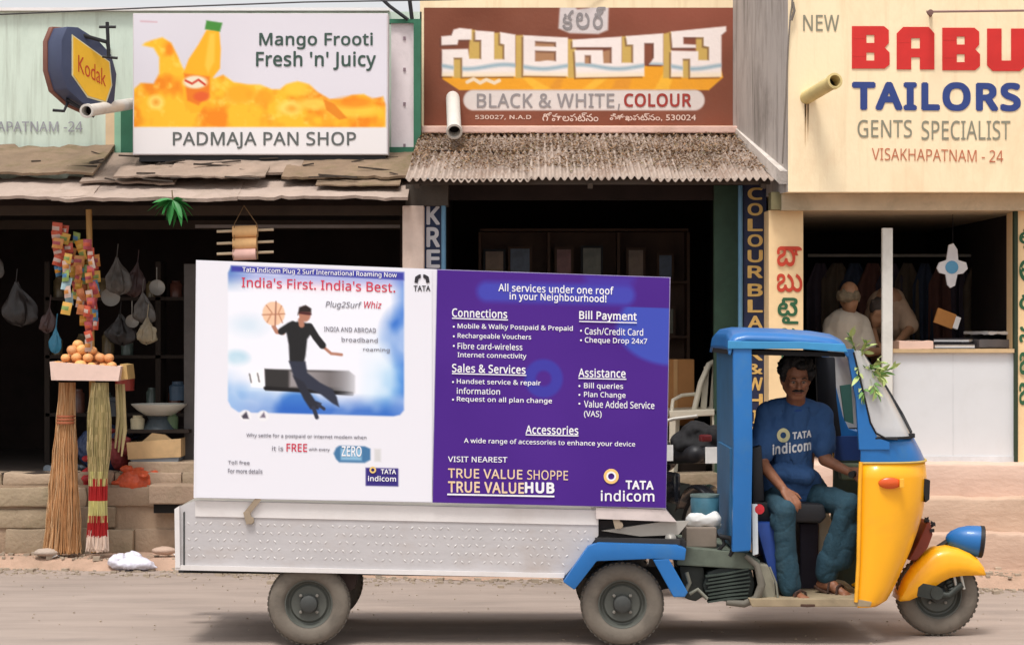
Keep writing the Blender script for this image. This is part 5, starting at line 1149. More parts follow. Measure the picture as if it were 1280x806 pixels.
# T-shirt
tp = [('c', P(992, 520, .50), P(991, 560, .50), .105, .108), ('c', P(990, 560, .50), P(989, 600, .53), .112, .122), ('c', P(966, 600, .53), P(1006, 602, .55), .105, .09), ('c', P(972, 535, .5), P(1012, 535, .52), .098, .098),
      ('c', sR, P(993, 510, .49), .068, .066), ('c', sL, P(993, 510, .49), .068, .066), ('c', sR, P(952, 564, .43), .064, .070), ('c', sL, P(1030, 558, .45), .064, .066), ('c', P(966, 540, .48), P(950, 562, .44), .07, .075),
      ('c', P(975, 590, .42), P(1008, 594, .42), .05, .05), ('c', P(980, 612, .50), P(1004, 614, .52), .09, .08)]
tee = fuse('tshirt', tp, tee_m, DR, .0078, 5, .5)
w0 = world_loc(tee)
for v in tee.data.vertices:
    p = v.co+w0; v.co += v.normal*(.013*noise.noise(Vector((p.x*14, p.y*8, p.z*5)))-.026*max(0, .22-abs(noise.noise(Vector((p.x*6+p.z*7, p.y*5, p.z*6-p.x*8)))))-.006*max(0, .3-abs(noise.noise(Vector((p.x*15, p.y*9, p.z*9)))))+.008)
tee.data.update()
g = MB(); col = []
for i in range(17):
    t = math.pi*2*i/16; col.append(P(994, 508, .47)+Vector((.062*math.cos(t), .062*math.sin(t)-.0, -.010*math.sin(t)*-1-.012)))
g.tube(col, .009, 8, False); g.build('collar', M('tee_collar', (34, 66, 128), rough=.9), DR, smooth=60)
bv = bvh_of(tee)
wi2 = M('tee_print_white', (228, 230, 232), rough=.8)
text('TATA', 993, 541, 1018, 550, .3, wi2, DR, surf=bv, bold=.055, slope=-.10, res=2); text('indicom', 968, 556, 1018, 570, .3, wi2, DR, surf=bv, bold=.04, slope=-.12, res=2)
c = MB(); cc = (982, 545)
for i in range(24):
    t0, t1 = 2*math.pi*i/24, 2*math.pi*(i+1)/24; vs = []
    for t, r_ in ((t0, 4), (t1, 4), (t1, 9.0), (t0, 9.0)):
        q = P(cc[0]+r_*math.cos(t)*.9, cc[1]+r_*math.sin(t), .3); h = bv.ray_cast(Vector((q.x, -3, q.z)), Vector((0, 1, 0))); y = h[0].y-.004 if h[0] else .35; vs.append(Vector((q.x, y, q.z)))
    c.add(vs, [(0, 1, 2, 3)])
c.build('tee_emblem', M('tee_emblem', (222, 218, 170), rough=.8), DR)
# trousers
kR, kL = P(981, 638, .15), P(1062, 630, .27)
tp = [('c', P(975, 612, .56), P(1008, 614, .58), .115, .115), ('c', P(970, 620, .54), kR, .086, .062), ('c', P(1010, 620, .56), kL, .086, .062),
      ('c', kR, P(982, 690, .19), .060, .054), ('c', P(982, 690, .19), P(988, 732, .22), .056, .064), ('e', P(974, 650, .2), (.05, .07, .06)), ('c', kL, P(1038, 700, .34), .062, .060), ('c', P(1038, 700, .34), P(1034, 716, .35), .07, .062), ('c', P(1061, 660, .3), P(1052, 700, .32), .065, .06)]
trs = fuse('trousers', tp, trou_m, DR, .0080, 5, .5)
w0 = world_loc(trs)
for v in trs.data.vertices:
    p = v.co+w0; v.co += v.normal*(.010*noise.noise(Vector((p.x*16, p.y*8, p.z*5)))-.024*max(0, .16-abs(noise.noise(Vector((p.x*7+p.z*9, p.y*5, p.z*8-p.x*9)))))-.010*max(0, .2-abs(noise.noise(Vector((p.x*22, p.y*9, p.z*7)))))+.004)
trs.data.update()
for (ank, dr) in ((P(990, 738, .24), Vector((.42, -.9, 0))), (P(1034, 726, .34), Vector((.75, -.62, -.28)))):
    dr = dr.normalized(); sd_ = dr.cross(Vector((0, 0, 1))).normalized(); a = ank+Vector((0, 0, -.048)); tiltv = Vector((0, 0, -.006))
    n_ = dr.cross(sd_).normalized(); g = MB(); pts = []
    for u, wv in ((-.075, .022), (-.05, .034), (.03, .034), (.1, .046), (.16, .044), (.19, .026)): pts.append((u, wv))
    outl_ = [a+dr*u+sd_*wv+tiltv*(u*4) for u, wv in pts]+[a+dr*u-sd_*wv+tiltv*(u*4) for u, wv in pts[::-1]]
    m_ = len(outl_); g.add(outl_+[p-Vector((0, 0, .014)) for p in outl_], [tuple(range(m_)), tuple(range(m_, 2*m_))[::-1]]+[(i, m_+i, m_+(i+1) % m_, (i+1) % m_) for i in range(m_)])
    sn = g.build('sandal', M('sandal_brown', (74, 52, 40), rough=.8), DR, bevel=.003)
    g = MB()
    for u in (.03, .085):
        c0 = a+dr*u+tiltv*u*4; g.tube([c0+sd_*.042, c0+sd_*.03+Vector((0, 0, .05)), c0+Vector((0, 0, .062)), c0-sd_*.03+Vector((0, 0, .05)), c0-sd_*.042], .007, 6)
    g.build('strap', M('sandal_strap', (60, 42, 34), rough=.8), sn)

# ---------------- two men inside the tailor shop
shirt_w = M('shaded_white_shirt', (188, 178, 162), rough=.9, var=.08, bump=.2, bscale=20)  # both shirts darkened, the shop's shadow is put into their colour
shirt_b = M('shaded_beige_shirt', (158, 134, 112), rough=.9, var=.1, bump=.2, bscale=20)
T1 = thing('person', P(1062, 575, 4.25), 'balding grey haired man in a white shirt bending inside the tailor shop', 'person')
hm1 = frame(math.radians(150), math.radians(14)); hc1 = P(1062, 371, 4.22)
pr, q1 = head_prims(hc1, hm1, .95)
pr += [('c', P(1059, 398, 4.3), P(1062, 384, 4.25), .055, .05), ('c', P(1048, 405, 4.3), P(1070, 403, 4.3), .06, .06), ('c', P(1056, 410, 4.3), P(1058, 470, 4.35), .12, .12),
       ('c', P(1040, 408, 4.3), P(1040, 452, 4.2), .045, .036), ('c', P(1040, 452, 4.2), P(1070, 452, 4.05), .036, .024), ('c', P(1076, 406, 4.3), P(1086, 440, 4.2), .045, .036), ('c', P(1086, 440, 4.2), P(1104, 438, 4.05), .036, .024),
       ('c', P(1048, 480, 4.35), P(1048, 575, 4.3), .08, .045), ('c', P(1068, 480, 4.35), P(1070, 575, 4.3), .08, .045)]
hand(pr, P(1104, 438, 4.05), Vector((1, -.2, -.1)), Vector((0, 0, -1)), Vector((0, -1, 0)), .5, .9); hand(pr, P(1070, 452, 4.05), Vector((1, -.2, -.1)), Vector((0, 0, -1)), Vector((0, 1, 0)), .5, .9)
fuse('body', pr, M('skin_tan', (150, 112, 84), rough=.55, var=.1), T1, .010, 4, .5)
face_bits(q1, T1, .95, False, M('grey_hair', (112, 100, 80), rough=.8, var=.3, scale=30))
hp = [('e', q1(0, -.065, -.015), (.060, .04, .045))]+[('e', q1(s*.068, -.02+o, .005-abs(o)*.3), (.018, .03, .04)) for s in (-1, 1) for o in (-.03, 0, .02)]+[('e', q1(rs.uniform(-.05, .05), rs.uniform(-.09, -.03), rs.uniform(-.04, .03)), (.018,)*3) for _ in range(24)]
fuse('hair', hp, MATS['grey_hair'], T1, .008, 2, .4, disp=.004, dscale=60)
tp = [('c', P(1046, 404, 4.3), P(1072, 404, 4.3), .075, .075), ('c', P(1057, 410, 4.3), P(1057, 470, 4.35), .15, .165), ('c', P(1048, 430, 4.3), P(1070, 430, 4.3), .13, .13), ('c', P(1040, 406, 4.3), P(1036, 440, 4.22), .068, .066), ('c', P(1076, 405, 4.3), P(1085, 432, 4.22), .068, .062)]
fuse('shirt', tp, shirt_w, T1, .011, 5, .5, disp=.006, dscale=8)
fuse('trousers', [('c', P(1048, 478, 4.35), P(1068, 478, 4.35), .13, .13), ('c', P(1047, 490, 4.35), P(1046, 568, 4.3), .1, .07), ('c', P(1069, 490, 4.35), P(1071, 568, 4.3), .1, .07)], M('grey_trousers', (70, 66, 66), rough=.9), T1, .012, 4, .5)
T2 = thing('person', P(1108, 575, 4.7), 'man in a beige shirt leaning over the counter beside the white post', 'person')
hm2 = frame(math.radians(70), math.radians(50)); hc2 = P(1098, 392, 4.35)
pr, q2 = head_prims(hc2, hm2, .9)
pr += [('c', P(1104, 388, 4.5), P(1100, 390, 4.4), .055, .05), ('c', P(1110, 378, 4.6), P(1118, 440, 4.8), .12, .12), ('c', P(1122, 380, 4.6), P(1138, 410, 4.45), .045, .036), ('c', P(1138, 410, 4.45), P(1122, 428, 4.2), .036, .024),
       ('c', P(1096, 385, 4.6), P(1090, 412, 4.4), .045, .036), ('c', P(1090, 412, 4.4), P(1096, 430, 4.25), .036, .024), ('c', P(1110, 450, 4.85), P(1108, 572, 4.8), .08, .05), ('c', P(1128, 450, 4.85), P(1130, 572, 4.8), .08, .05)]
hand(pr, P(1122, 428, 4.2), Vector((-.8, -.6, -.1)), Vector((0, 0, -1)), Vector((0, -1, 0)), .5, .9); hand(pr, P(1096, 430, 4.25), Vector((.3, -.9, -.1)), Vector((0, 0, -1)), Vector((1, 0, 0)), .5, .9)
fuse('body', pr, MATS['skin_tan'], T2, .010, 4, .5)
face_bits(q2, T2, .9, False)
fuse('hair', [('e', q2(0, -.03, .04), (.078, .08, .075))]+[('e', q2(rs.uniform(-.06, .06), rs.uniform(-.1, .03), rs.uniform(.03, .1)), (.02,)*3) for _ in range(30)], M('dark_grey_hair', (60, 52, 46), rough=.8), T2, .008, 2, .4)
tp = [('c', P(1100, 374, 4.6), P(1118, 374, 4.6), .07, .08), ('c', P(1108, 385, 4.62), P(1112, 440, 4.8), .15, .16), ('c', P(1122, 380, 4.6), P(1137, 407, 4.47), .072, .07), ('c', P(1096, 384, 4.6), P(1088, 408, 4.42), .07, .066), ('c', P(1104, 400, 4.6), P(1124, 402, 4.6), .13, .13)]
fuse('shirt', tp, shirt_b, T2, .011, 5, .5, disp=.006, dscale=8)
fuse('trousers', [('c', P(1109, 450, 4.85), P(1128, 450, 4.85), .12, .12), ('c', P(1109, 465, 4.85), P(1108, 568, 4.8), .1, .07), ('c', P(1128, 465, 4.85), P(1130, 568, 4.8), .1, .07)], MATS['grey_trousers'], T2, .012, 4, .5)
# ================================================================== PROPS
# leaf shape used for the bunches
def leaf_mesh(L_, W_, fold=.25, n=5):
    v = []; f = []
    for i in range(n+1):
        t = i/n; w_ = W_*math.sin(math.pi*min(1, t*1.02))**.8*(1-.25*t); x = L_*t; z = -.25*L_*t*t
        v += [(x, -w_, z+fold*w_), (x, 0, z), (x, w_, z+fold*w_)]
    for i in range(n):
        a = i*3; f += [(a, a+1, a+4, a+3), (a+1, a+2, a+5, a+4)]
    me = bpy.data.meshes.new('leaf'); me.from_pydata(v, [], f); [setattr(p, 'use_smooth', True) for p in me.polygons]; return me
def put_leaf(me, base, direction, roll, parent, scale=1.0):
    o = bpy.data.objects.new('leaf', me); COL.objects.link(o); o.parent = parent; o.location = Vector(base)-world_loc(parent)
    d = Vector(direction).normalized(); q = d.to_track_quat('X', 'Z'); o.rotation_mode = 'QUATERNION'; o.rotation_quaternion = q @ Matrix.Rotation(roll, 3, 'X').to_quaternion(); o.scale = (scale,)*3
    return o
lg1 = M('leaf_green', (52, 128, 62), rough=.5, var=.25, scale=6); lg2 = M('leaf_pale', (176, 190, 120), rough=.5, var=.25, scale=6); lg3 = M('leaf_mid', (110, 150, 78), rough=.55, var=.25)
rs = random.Random(21)
t = thing('leaf_bunch', P(218, 256, 3.7), 'fresh green mango leaves hanging under the left roof', 'leaves')
lm = leaf_mesh(.20, .034); lm.materials.append(lg1)
for (dx, dz, s) in ((-1, -.22, 1.0), (-.9, -.55, .85), (-.5, -.9, .8), (-.15, -1, .75), (.25, -.9, .95), (.55, -.8, 1.05), (.8, -.75, 1.0), (.9, -.2, .8), (.5, .1, .6), (-.5, -.15, .7), (.1, -.8, .6), (-.7, -.7, .65), (-1, .05, .7), (1, -.5, .9), (.35, -.5, .8), (-.35, -.4, .8), (.7, .15, .5), (-.1, -.6, .9)):
    put_leaf(lm, P(216, 250, 3.68), (dx, rs.uniform(-.5, .1), dz), rs.uniform(-.8, .8), t, s)
g = MB(); g.tube([P(215, 238, 3.75), P(216, 252, 3.68)], .004, 6); g.build('stem', M('stem_brown', (90, 74, 44)), t)
t = thing('leaf_bunch', P(1078, 470, .3), 'pale green leafy sprigs tied to the windscreen pillar of the rickshaw', 'leaves')
lmA = leaf_mesh(.075, .013); lmA.materials.append(lg2); lmB = leaf_mesh(.062, .010); lmB.materials.append(lg3)
g = MB()
for (x0, y0, x1, y1) in ((1070, 440, 1062, 420), (1074, 452, 1084, 428), (1080, 466, 1100, 452), (1084, 474, 1116, 460), (1084, 470, 1096, 492), (1076, 466, 1080, 494), (1072, 446, 1074, 470), (1086, 462, 1106, 474)):
    a, b = P(x0, y0, .14), P(x1, y1, .08+rs.uniform(-.08, .06)); g.tube([a, (a+b)/2+Vector((0, 0, .01)), b], .003, 5)
    for k in range(15):
        u = .08+.92*k/14; p = a+(b-a)*u; d = (b-a).normalized()+Vector((rs.uniform(-1, 1), rs.uniform(-.9, .5), rs.uniform(-.8, .9)))*.9
        put_leaf(lmA if rs.random() < .62 else lmB, p, d, rs.uniform(-1.5, 1.5), t, rs.uniform(.6, 1.15))
g.build('stem', M('stem_green', (110, 124, 60)), t)
# hanging bamboo rolls
t = thing('hanging_scroll', P(307, 322, 3.9), 'three tan cloth rolls on sticks hanging like a ladder above the white board', 'hanging ornament')
tanm = M('tan_roll', (222, 176, 122), rough=.8, var=.12, scale=10); stick = M('pale_stick', (196, 176, 148), rough=.8, var=.1)
for k, (y, m2) in enumerate(((290, tanm), (305, tanm), (318, M('pink_roll', (222, 180, 168), rough=.8, var=.1)))):
    g = MB(); g.tube([P(291+k*.3, y, 3.9), P(322-k*1.0, y-1, 3.9)], .043, 14); r_ = g.build('roll', m2, t, smooth=50)
    g = MB(); g.tube([P(271, y-.5, 3.88), P(342, y-3, 3.92)], .010, 8); g.build('stick', stick, t, smooth=60)
g = MB(); g.tube([P(305, 257, 3.9), P(293, 280, 3.87), P(292, 324, 3.86)], .003, 5); g.tube([P(305, 257, 3.9), P(321, 280, 3.87), P(322, 324, 3.86)], .004, 5); g.build('string', M('string_brown', (110, 84, 54)), t)
# snack packets: strips hanging from the stall
cols = [(206, 52, 40), (226, 178, 44), (232, 224, 210), (44, 110, 160), (190, 90, 44), (240, 206, 90), (170, 40, 52), (120, 150, 70), (214, 120, 40), (150, 190, 200)]
pm = [M('packet_%s' % n_, tuple(int(q*.86) for q in c_), rough=.45, var=.3, scale=16, var2=tuple(int(.3*a+.6*b) for a, b in zip(v2, c_))) for n_, c_, v2 in zip(('red', 'gold', 'cream', 'blue', 'rust', 'yellow', 'crimson', 'olive', 'orange', 'sky'), cols, ((240, 200, 120), (190, 60, 40), (200, 80, 60), (220, 230, 235), (240, 210, 150), (220, 90, 50), (232, 190, 180), (230, 220, 150), (250, 230, 180), (240, 240, 240)))]
def packet_mesh(w_, h_, m_):
    g = MB()
    def f(s): return lambda u, v: Vector(((u-.5)*w_, s*.010*math.sin(math.pi*min(1, max(0, (v-.1)/.8)))*math.sin(math.pi*u)+.001*s, -v*h_))
    g.grid(4, 6, f(-1)); g.grid(4, 6, f(1)); me = bpy.data.meshes.new('packet'); me.from_pydata(g.v, [], g.f); me.materials.append(m_); me.materials.append(pm[(pm.index(m_)*3+2) % len(pm)])
    for i_, p_ in enumerate(me.polygons): p_.material_index = 1 if (i_ % 24)//4 in (2, 3) and (i_ % 4) in (0, 1, 2) else 0
    [setattr(p, 'use_smooth', True) for p in me.polygons]; return me
pms = [packet_mesh(.052, .072, m_) for m_ in pm]
def strip(px, y0, n_, Y, seq, label, sw=0, w_=1.0):
    t = thing('snack_packet_strip', P(px, y0, Y), label, 'snack packets', 'strips of snack packets hung from the stall pole')
    for i in range(int(n_*1.3)):
        o = bpy.data.objects.new('packet', pms[seq[i % len(seq)]]); COL.objects.link(o); o.parent = t; o.location = (sw*i*.02+rs.uniform(-.014, .014), rs.uniform(-.02, .02), -i*.058+rs.uniform(-.008, .008)); o.rotation_euler = (rs.uniform(-.25, .25), rs.uniform(-.30, .30), rs.uniform(-.7, .7)); o.scale = (w_*rs.uniform(.95, 1.3), 1, rs.uniform(.95, 1.25))
strip(70, 278, 4, 3.95, (0, 0, 8, 0), 'short strip of red snack packets at the outer left of the pole', .3, 1.3)
strip(82, 282, 3, 3.98, (0, 5, 0), 'short strip of red and yellow snack packets second from the left', .4, 1.1)
strip(73, 322, 2, 3.96, (3, 3), 'two blue packets below the leftmost red strip', 0, .8)
strip(84, 316, 6, 3.9, (5, 2, 7, 9, 2, 9), 'strip of pale yellow and silver packets in the middle of the bundle', 0, 1.1)
strip(95, 290, 4, 4.0, (7, 1, 5, 8), 'olive and gold packet strip behind the middle of the bundle', .6, 1.1)
strip(98, 330, 5, 3.95, (4, 8, 1, 4, 2), 'rust and orange packet strip left of the bamboo pole', .2, 1)
strip(112, 300, 10, 3.88, (6, 0, 2, 6, 8, 6, 2, 6, 0, 6), 'longest strip of crimson and white packets hanging down the bamboo pole', 0, .9)
strip(119, 318, 4, 3.98, (8, 6, 5, 3), 'mixed orange and crimson strip right of the bamboo pole', .1, .8)
strip(89, 300, 6, 4.04, (5, 8, 0, 1, 5, 6), 'gold and red packet strip at the back left of the bundle', .2, 1)
strip(105, 312, 7, 4.06, (6, 1, 0, 7, 4, 6, 8), 'mixed strip tucked behind the bamboo pole', .1, 1)
strip(116, 345, 5, 4.0, (0, 8, 6, 0, 3), 'red strip half hidden right of the longest strip', .2, .8)
t = thing('bamboo_pole', P(115, 690, 4.02), 'upright bamboo pole holding the snack strips and fruit tray', 'pole')
g = MB(); g.tube([P(111, 262, 4.05), P(115, 460, 4.03), P(117, 690, 4.03)], .022, 12)
g.build('pole', M('bamboo', (168, 128, 72), rough=.6, var=.15), t, smooth=60); g = MB()
for y in (330, 400, 470, 540, 610): g.lathe(P(112+(y-262)*.013, y, 4.04), (0, 0, 1), [(-.006, .022), (0, .026), (.006, .022)], 12)
g.build('node_ring', M('bamboo_dark', (128, 94, 52)), t, smooth=60)
# tray with fruit
t = thing('fruit_tray', P(111, 475, 3.95), 'shallow pale pink tray fixed to the bamboo pole', 'tray')
tx0, tx1 = PX(63, 3.8), PX(150, 3.8); zt_, zb_ = PZ(455, 3.8), PZ(475, 3.8)
g = MB(); g.prism([(62, 452), (151, 458), (148, 476), (64, 475)], 3.80, 3.815); g.build('front_rim', M('tray_pink', (226, 196, 182), rough=.7, var=.08, dirt=.3), t)
g = MB(); g.prism([(62, 452), (66, 452), (66, 475), (64, 475)], 3.815, 4.15); g.prism([(147, 457), (151, 458), (148, 476), (145, 476)], 3.815, 4.15); g.build('side_rim', MATS['tray_pink'], t)
g = MB(); g.prism([(64, 470), (148, 472), (148, 476), (64, 475)], 3.815, 4.15); g.build('base', MATS['tray_pink'], t)
g = MB(); g.prism([(150, 455), (158, 456), (160, 474), (149, 474)], 3.9, 4.2); g.build('end_board', M('tray_tan', (190, 156, 100), rough=.8), t)
fm = M('orange_fruit', (232, 168, 108), orand=.22, rough=.5, var=.14, scale=10, bump=.3, bscale=90)
fme = None
def fruit(px, py, Y, lab):
    global fme
    if fme is None:
        g = MB(); g.sphere((0, 0, 0), (.042, .042, .037), 16, 10, lambda d: 1-.10*max(0, abs(d.z)-.8)*5*.5); o = g.build('orange', fm, smooth=60); fme = o.data; c_ = o; p = P(px, py, Y); c_.location = p-Vector((0, 0, .037))
    else:
        c_ = bpy.data.objects.new('orange', fme); COL.objects.link(c_); c_.location = P(px, py, Y)-Vector((0, 0, .037)); c_.rotation_euler = (rs.uniform(-.3, .3), rs.uniform(-.3, .3), rs.uniform(0, 6)); s = rs.uniform(.78, 1.1); c_.scale = (s, s, s)
    lab = lab.replace('orange in', 'orange at the %s in' % ('left' if px < 95 else 'middle' if px < 118 else 'right')); tag(c_, lab, 'fruit', 'oranges heaped in the tray')
bot = 'peach coloured orange in the bottom layer of the tray heap'; mid = 'peach coloured orange in the middle layer of the tray heap'; top = 'peach coloured orange near the top of the tray heap'
for x in (72, 86, 100, 114, 128, 141): fruit(x, 457, 3.87, bot)
for x in (78, 93, 107, 121, 136): fruit(x, 456, 3.96, bot)
for x in (82, 96, 110, 124, 137): fruit(x, 446, 3.91, mid)
for x in (89, 103, 117): fruit(x, 445, 3.99, mid)
for x in (90, 103, 116): fruit(x, 436.5, 3.93, top)
fruit(97, 430, 3.95, 'topmost peach coloured orange of the tray heap')
# brooms
def broom(px_top, px_bot, y0, y1, Y, w0_, w1_, mats, label, n_, bands=None):
    t = thing('broom', P(px_bot, y1, Y), label, 'broom')
    g = MB(); rr = random.Random(int(px_top))
    for i in range(n_):
        a = rr.uniform(0, 2*math.pi); r_ = math.sqrt(rr.random())
        pts = []
        for k in range(6):
            u = k/5; wv = w0_(u)*r_; yy_ = y0+(y1-y0)*u*rr.uniform(.97, 1.0) if k == 5 else y0+(y1-y0)*u
            cx = px_top+(px_bot-px_top)*u
            p = P(cx, yy_, Y); pts.append(p+Vector((math.cos(a)*wv, math.sin(a)*wv*.6, 0))+Vector((rr.uniform(-.010, .010)*(1+u), rr.uniform(-.008, .008), 0)))
        g.mi = rr.randrange(len(mats)) if bands is None else 0
        if bands is None:
            g.tube(pts, [.0035]*6, 3)
        else:
            # coloured dye bands along the stalks
            fine = []
            for k in range(24):
                u = k/23; q = u*5; i0 = min(4, int(q)); fine.append(pts[i0]+(pts[i0+1]-pts[i0])*(q-i0))
            for k in range(23):
                g.mi = bands(k/23, rr); g.tube(fine[k:k+2], .0042, 3, False)
    g.build('bristles', mats, t, kind='stuff')
    return t
bm_ = [M('straw_a', (204, 160, 114), rough=.9, var=.15), M('straw_b', (188, 140, 94), rough=.9, var=.15), M('straw_c', (216, 180, 138), rough=.9, var=.15)]
wf = lambda u: .055+.0*u if u < .35 else (.075 if u < .5 else .075+(u-.5)*.14)
t = broom(84, 77, 478, 692, 3.95, lambda u: .055+.012*math.sin(u*3) if u < .3 else .07+(u-.3)*.085, None, bm_, 'brown straw broom leaning under the left end of the fruit tray', 420)
g = MB()
for y in (520, 524, 528): g.lathe(P(84-(y-478)*.03, y, 3.95), (0, 0, 1), [(-.008, .066), (0, .07), (.008, .066)], 16)
g.build('binding', M('binding_cord', (160, 90, 60)), t, smooth=60)
bm2 = [M('grass_olive', (164, 150, 104), rough=.9, var=.2), M('dye_red', (176, 40, 40), rough=.8, var=.15), M('dye_yellow', (200, 192, 130), rough=.8, var=.15), M('dye_white', (226, 206, 190), rough=.8, var=.1), M('grass_pale', (190, 172, 126), rough=.9, var=.2)]
def bands(u, rr):
    u += rr.uniform(-.015, .015)
    if u < .52: return 0 if rr.random() < .6 else 4
    if u < .57: return 2
    if u < .68: return 1
    if u < .78: return 2
    if u < .88: return 1
    return 3
t = broom(125, 122, 478, 690, 3.85, lambda u: .05 if u < .12 else (.075 if u < .3 else (.085-(u-.3)*.09 if u < .6 else .055+(u-.6)*.03)), None, bm2, 'olive grass broom with red and white dyed handle standing beside the brown one', 330, bands)
for i in range(3):
    g = MB(); x = 146+i*4; g.tube([P(x, 480, 4.02), P(x+2, 520+i*9, 4.0), P(x-2, 560+i*5, 4.0)], [.012, .016, .006], 8); tag(g.build('grass_bundle', bm2[0 if i % 2 else 4], smooth=60), ('olive', 'pale', 'dark olive')[i]+' grass stalk bundle '+('nearest the dyed broom', 'between two others right of the dyed broom', 'farthest right of the dyed broom')[i], 'grass bundle')
# white scale bowl, boxes, red pile on the ledge
t = thing('basin', P(199, 523, 4.5), 'wide white enamel basin on a dark stand in the left stall', 'basin')
g = MB(); g.lathe(P(199, 519, 4.6), (0, 0, 1), [(0, .0001), (0, .10), (.04, .16), (.075, .20), (.085, .205), (.08, .195), (.04, .15), (.01, .0001)], 36); g.build('bowl', M('enamel', (206, 206, 196), rough=.35, var=.05), t, smooth=50)
g = MB(); g.lathe(P(199, 520, 4.6), (0, 0, 1), [(-.10, .13), (-.02, .08), (0, .09)], 20); g.build('stand', M('stand_dark', (60, 70, 76), rough=.5), t, smooth=50)
t = thing('carton', P(192, 577, 4.4), 'open tan carton below the white basin', 'box')
g = MB(); g.prism([(158, 553), (226, 548), (226, 571), (160, 574)], 4.36, 4.38); g.prism([(158, 553), (160, 553), (162, 574), (160, 574)], 4.38, 4.75); g.prism([(224, 549), (226, 548), (226, 571), (224, 571)], 4.38, 4.75); g.build('side', M('carton_tan', (206, 172, 126), rough=.85, var=.12, dirt=.3), t)
g = MB(); g.prism([(176, 553), (190, 541), (206, 543), (216, 551)], 4.45, 4.5); g.build('flap', MATS['carton_tan'], t)
g = MB(); g.prism([(162, 574), (224, 571), (222, 579), (170, 581)], 4.37, 4.7); g.build('tray_under', M('grey_blue_tray', (128, 134, 140), rough=.6), t)
def pile(px, py, Y, rx, rz, col, nm, n_, lab, cat):
    prs = [('e', P(px+random.gauss(0, rx*.45), py-abs(random.gauss(0, rz*.4)), Y+random.gauss(0, .05)), (U(.03, .05), U(.03, .05), U(.02, .035))) for _ in range(n_)]+[('e', P(px, py, Y), (rx*.0055, .09, rz*.0045))]
    o = fuse(nm, prs, col, None, .009, 1, .4, disp=.006, dscale=40); tag(o, lab, cat); return o
pile(168, 604, 4.3, 24, 22, M('red_orange_bag', (196, 84, 50), rough=.5, var=.3, scale=16), 'vegetable_bag', 26, 'lumpy red orange net bag on the ledge under the carton', 'bag')
pile(118, 602, 4.35, 22, 26, M('crimson_bag', (166, 44, 48), rough=.5, var=.35, scale=18), 'cloth_bundle', 22, 'crimson bundle behind the dyed broom on the ledge', 'bundle')
pile(150, 568, 4.5, 14, 26, M('dark_red_bag', (120, 44, 46), rough=.6, var=.3, scale=14), 'cloth_bundle', 14, 'dark red bundle between the dyed broom and the carton', 'bundle')
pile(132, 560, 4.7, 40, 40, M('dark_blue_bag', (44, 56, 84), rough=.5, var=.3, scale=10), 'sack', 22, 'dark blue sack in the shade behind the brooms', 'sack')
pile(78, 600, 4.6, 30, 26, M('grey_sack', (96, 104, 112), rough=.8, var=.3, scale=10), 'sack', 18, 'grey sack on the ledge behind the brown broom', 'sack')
# plastic bags hanging in the dark stall
def hangbag(px, py, Y, w_, h_, col, lab):
    c0 = P(px, py, Y); a_ = w_*.0062; h2 = h_*.0062*2; rr = random.Random(int(px*7+py)); kk = rr.randint(5, 8); ph = rr.uniform(0, 6); sk = rr.uniform(-.5, .5); g = MB()
    def f(u, v):
        th = 2*math.pi*u; prof = (.10+.9*math.sin(min(1.0, v*1.15)*math.pi*.62)**1.6) if v < .86 else .95*(1-(v-.86)/.14)**.6+.02
        r_ = a_*prof*(1+.22*math.sin(kk*th+ph+v*3)*(1-.5*v)+.25*noise.noise(Vector((math.cos(th)*2, math.sin(th)*2, v*4+px))))
        return c0+Vector((r_*math.cos(th)+sk*a_*v, r_*.45*math.sin(th), h2*(.5-v)+.02*noise.noise(Vector((math.cos(th)*3, math.sin(th)*3, v*3+px)))))
    g.grid(36, 20, f); g.tube([c0+Vector((0, 0, h2*.5)), c0+Vector((.01, 0, h2*.5+.10))], .004, 5); o = g.build('hanging_bag', col, smooth=28); tag(o, lab, 'bag')
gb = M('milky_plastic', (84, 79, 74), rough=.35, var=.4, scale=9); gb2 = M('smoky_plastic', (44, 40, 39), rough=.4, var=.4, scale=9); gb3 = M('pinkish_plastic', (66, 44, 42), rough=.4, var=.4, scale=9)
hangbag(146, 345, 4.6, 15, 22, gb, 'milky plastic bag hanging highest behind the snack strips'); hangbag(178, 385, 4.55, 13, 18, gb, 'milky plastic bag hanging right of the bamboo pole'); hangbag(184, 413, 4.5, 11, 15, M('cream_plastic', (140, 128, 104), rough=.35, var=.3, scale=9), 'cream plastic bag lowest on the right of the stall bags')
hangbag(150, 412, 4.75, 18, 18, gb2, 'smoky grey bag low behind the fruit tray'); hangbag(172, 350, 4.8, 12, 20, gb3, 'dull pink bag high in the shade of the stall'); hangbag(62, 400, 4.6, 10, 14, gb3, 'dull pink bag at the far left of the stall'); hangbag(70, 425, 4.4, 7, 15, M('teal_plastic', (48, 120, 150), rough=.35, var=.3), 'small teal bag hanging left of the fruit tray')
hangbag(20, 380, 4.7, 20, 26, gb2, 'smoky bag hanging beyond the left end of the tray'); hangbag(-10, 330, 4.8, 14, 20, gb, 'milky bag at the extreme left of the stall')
for (x, y, Y, r_, lab) in ((138, 372, 4.7, .07, 'steel ladle plate glinting highest behind the packet bundle'), (165, 402, 4.65, .05, 'small steel lid glinting low between the hanging bags'), (196, 360, 4.8, .06, 'round steel lid glinting at the right of the hanging bags')):
    g = MB(); g.lathe(P(x, y, Y), (.3, -1, .25), [(0, .0001), (.004, r_*.7), (.014, r_), (.018, r_)], 20); g.tube([P(x, y, Y), P(x, y-26, Y)], .003, 5); tag(g.build('steel_lid', galv, smooth=40), lab, 'lid')
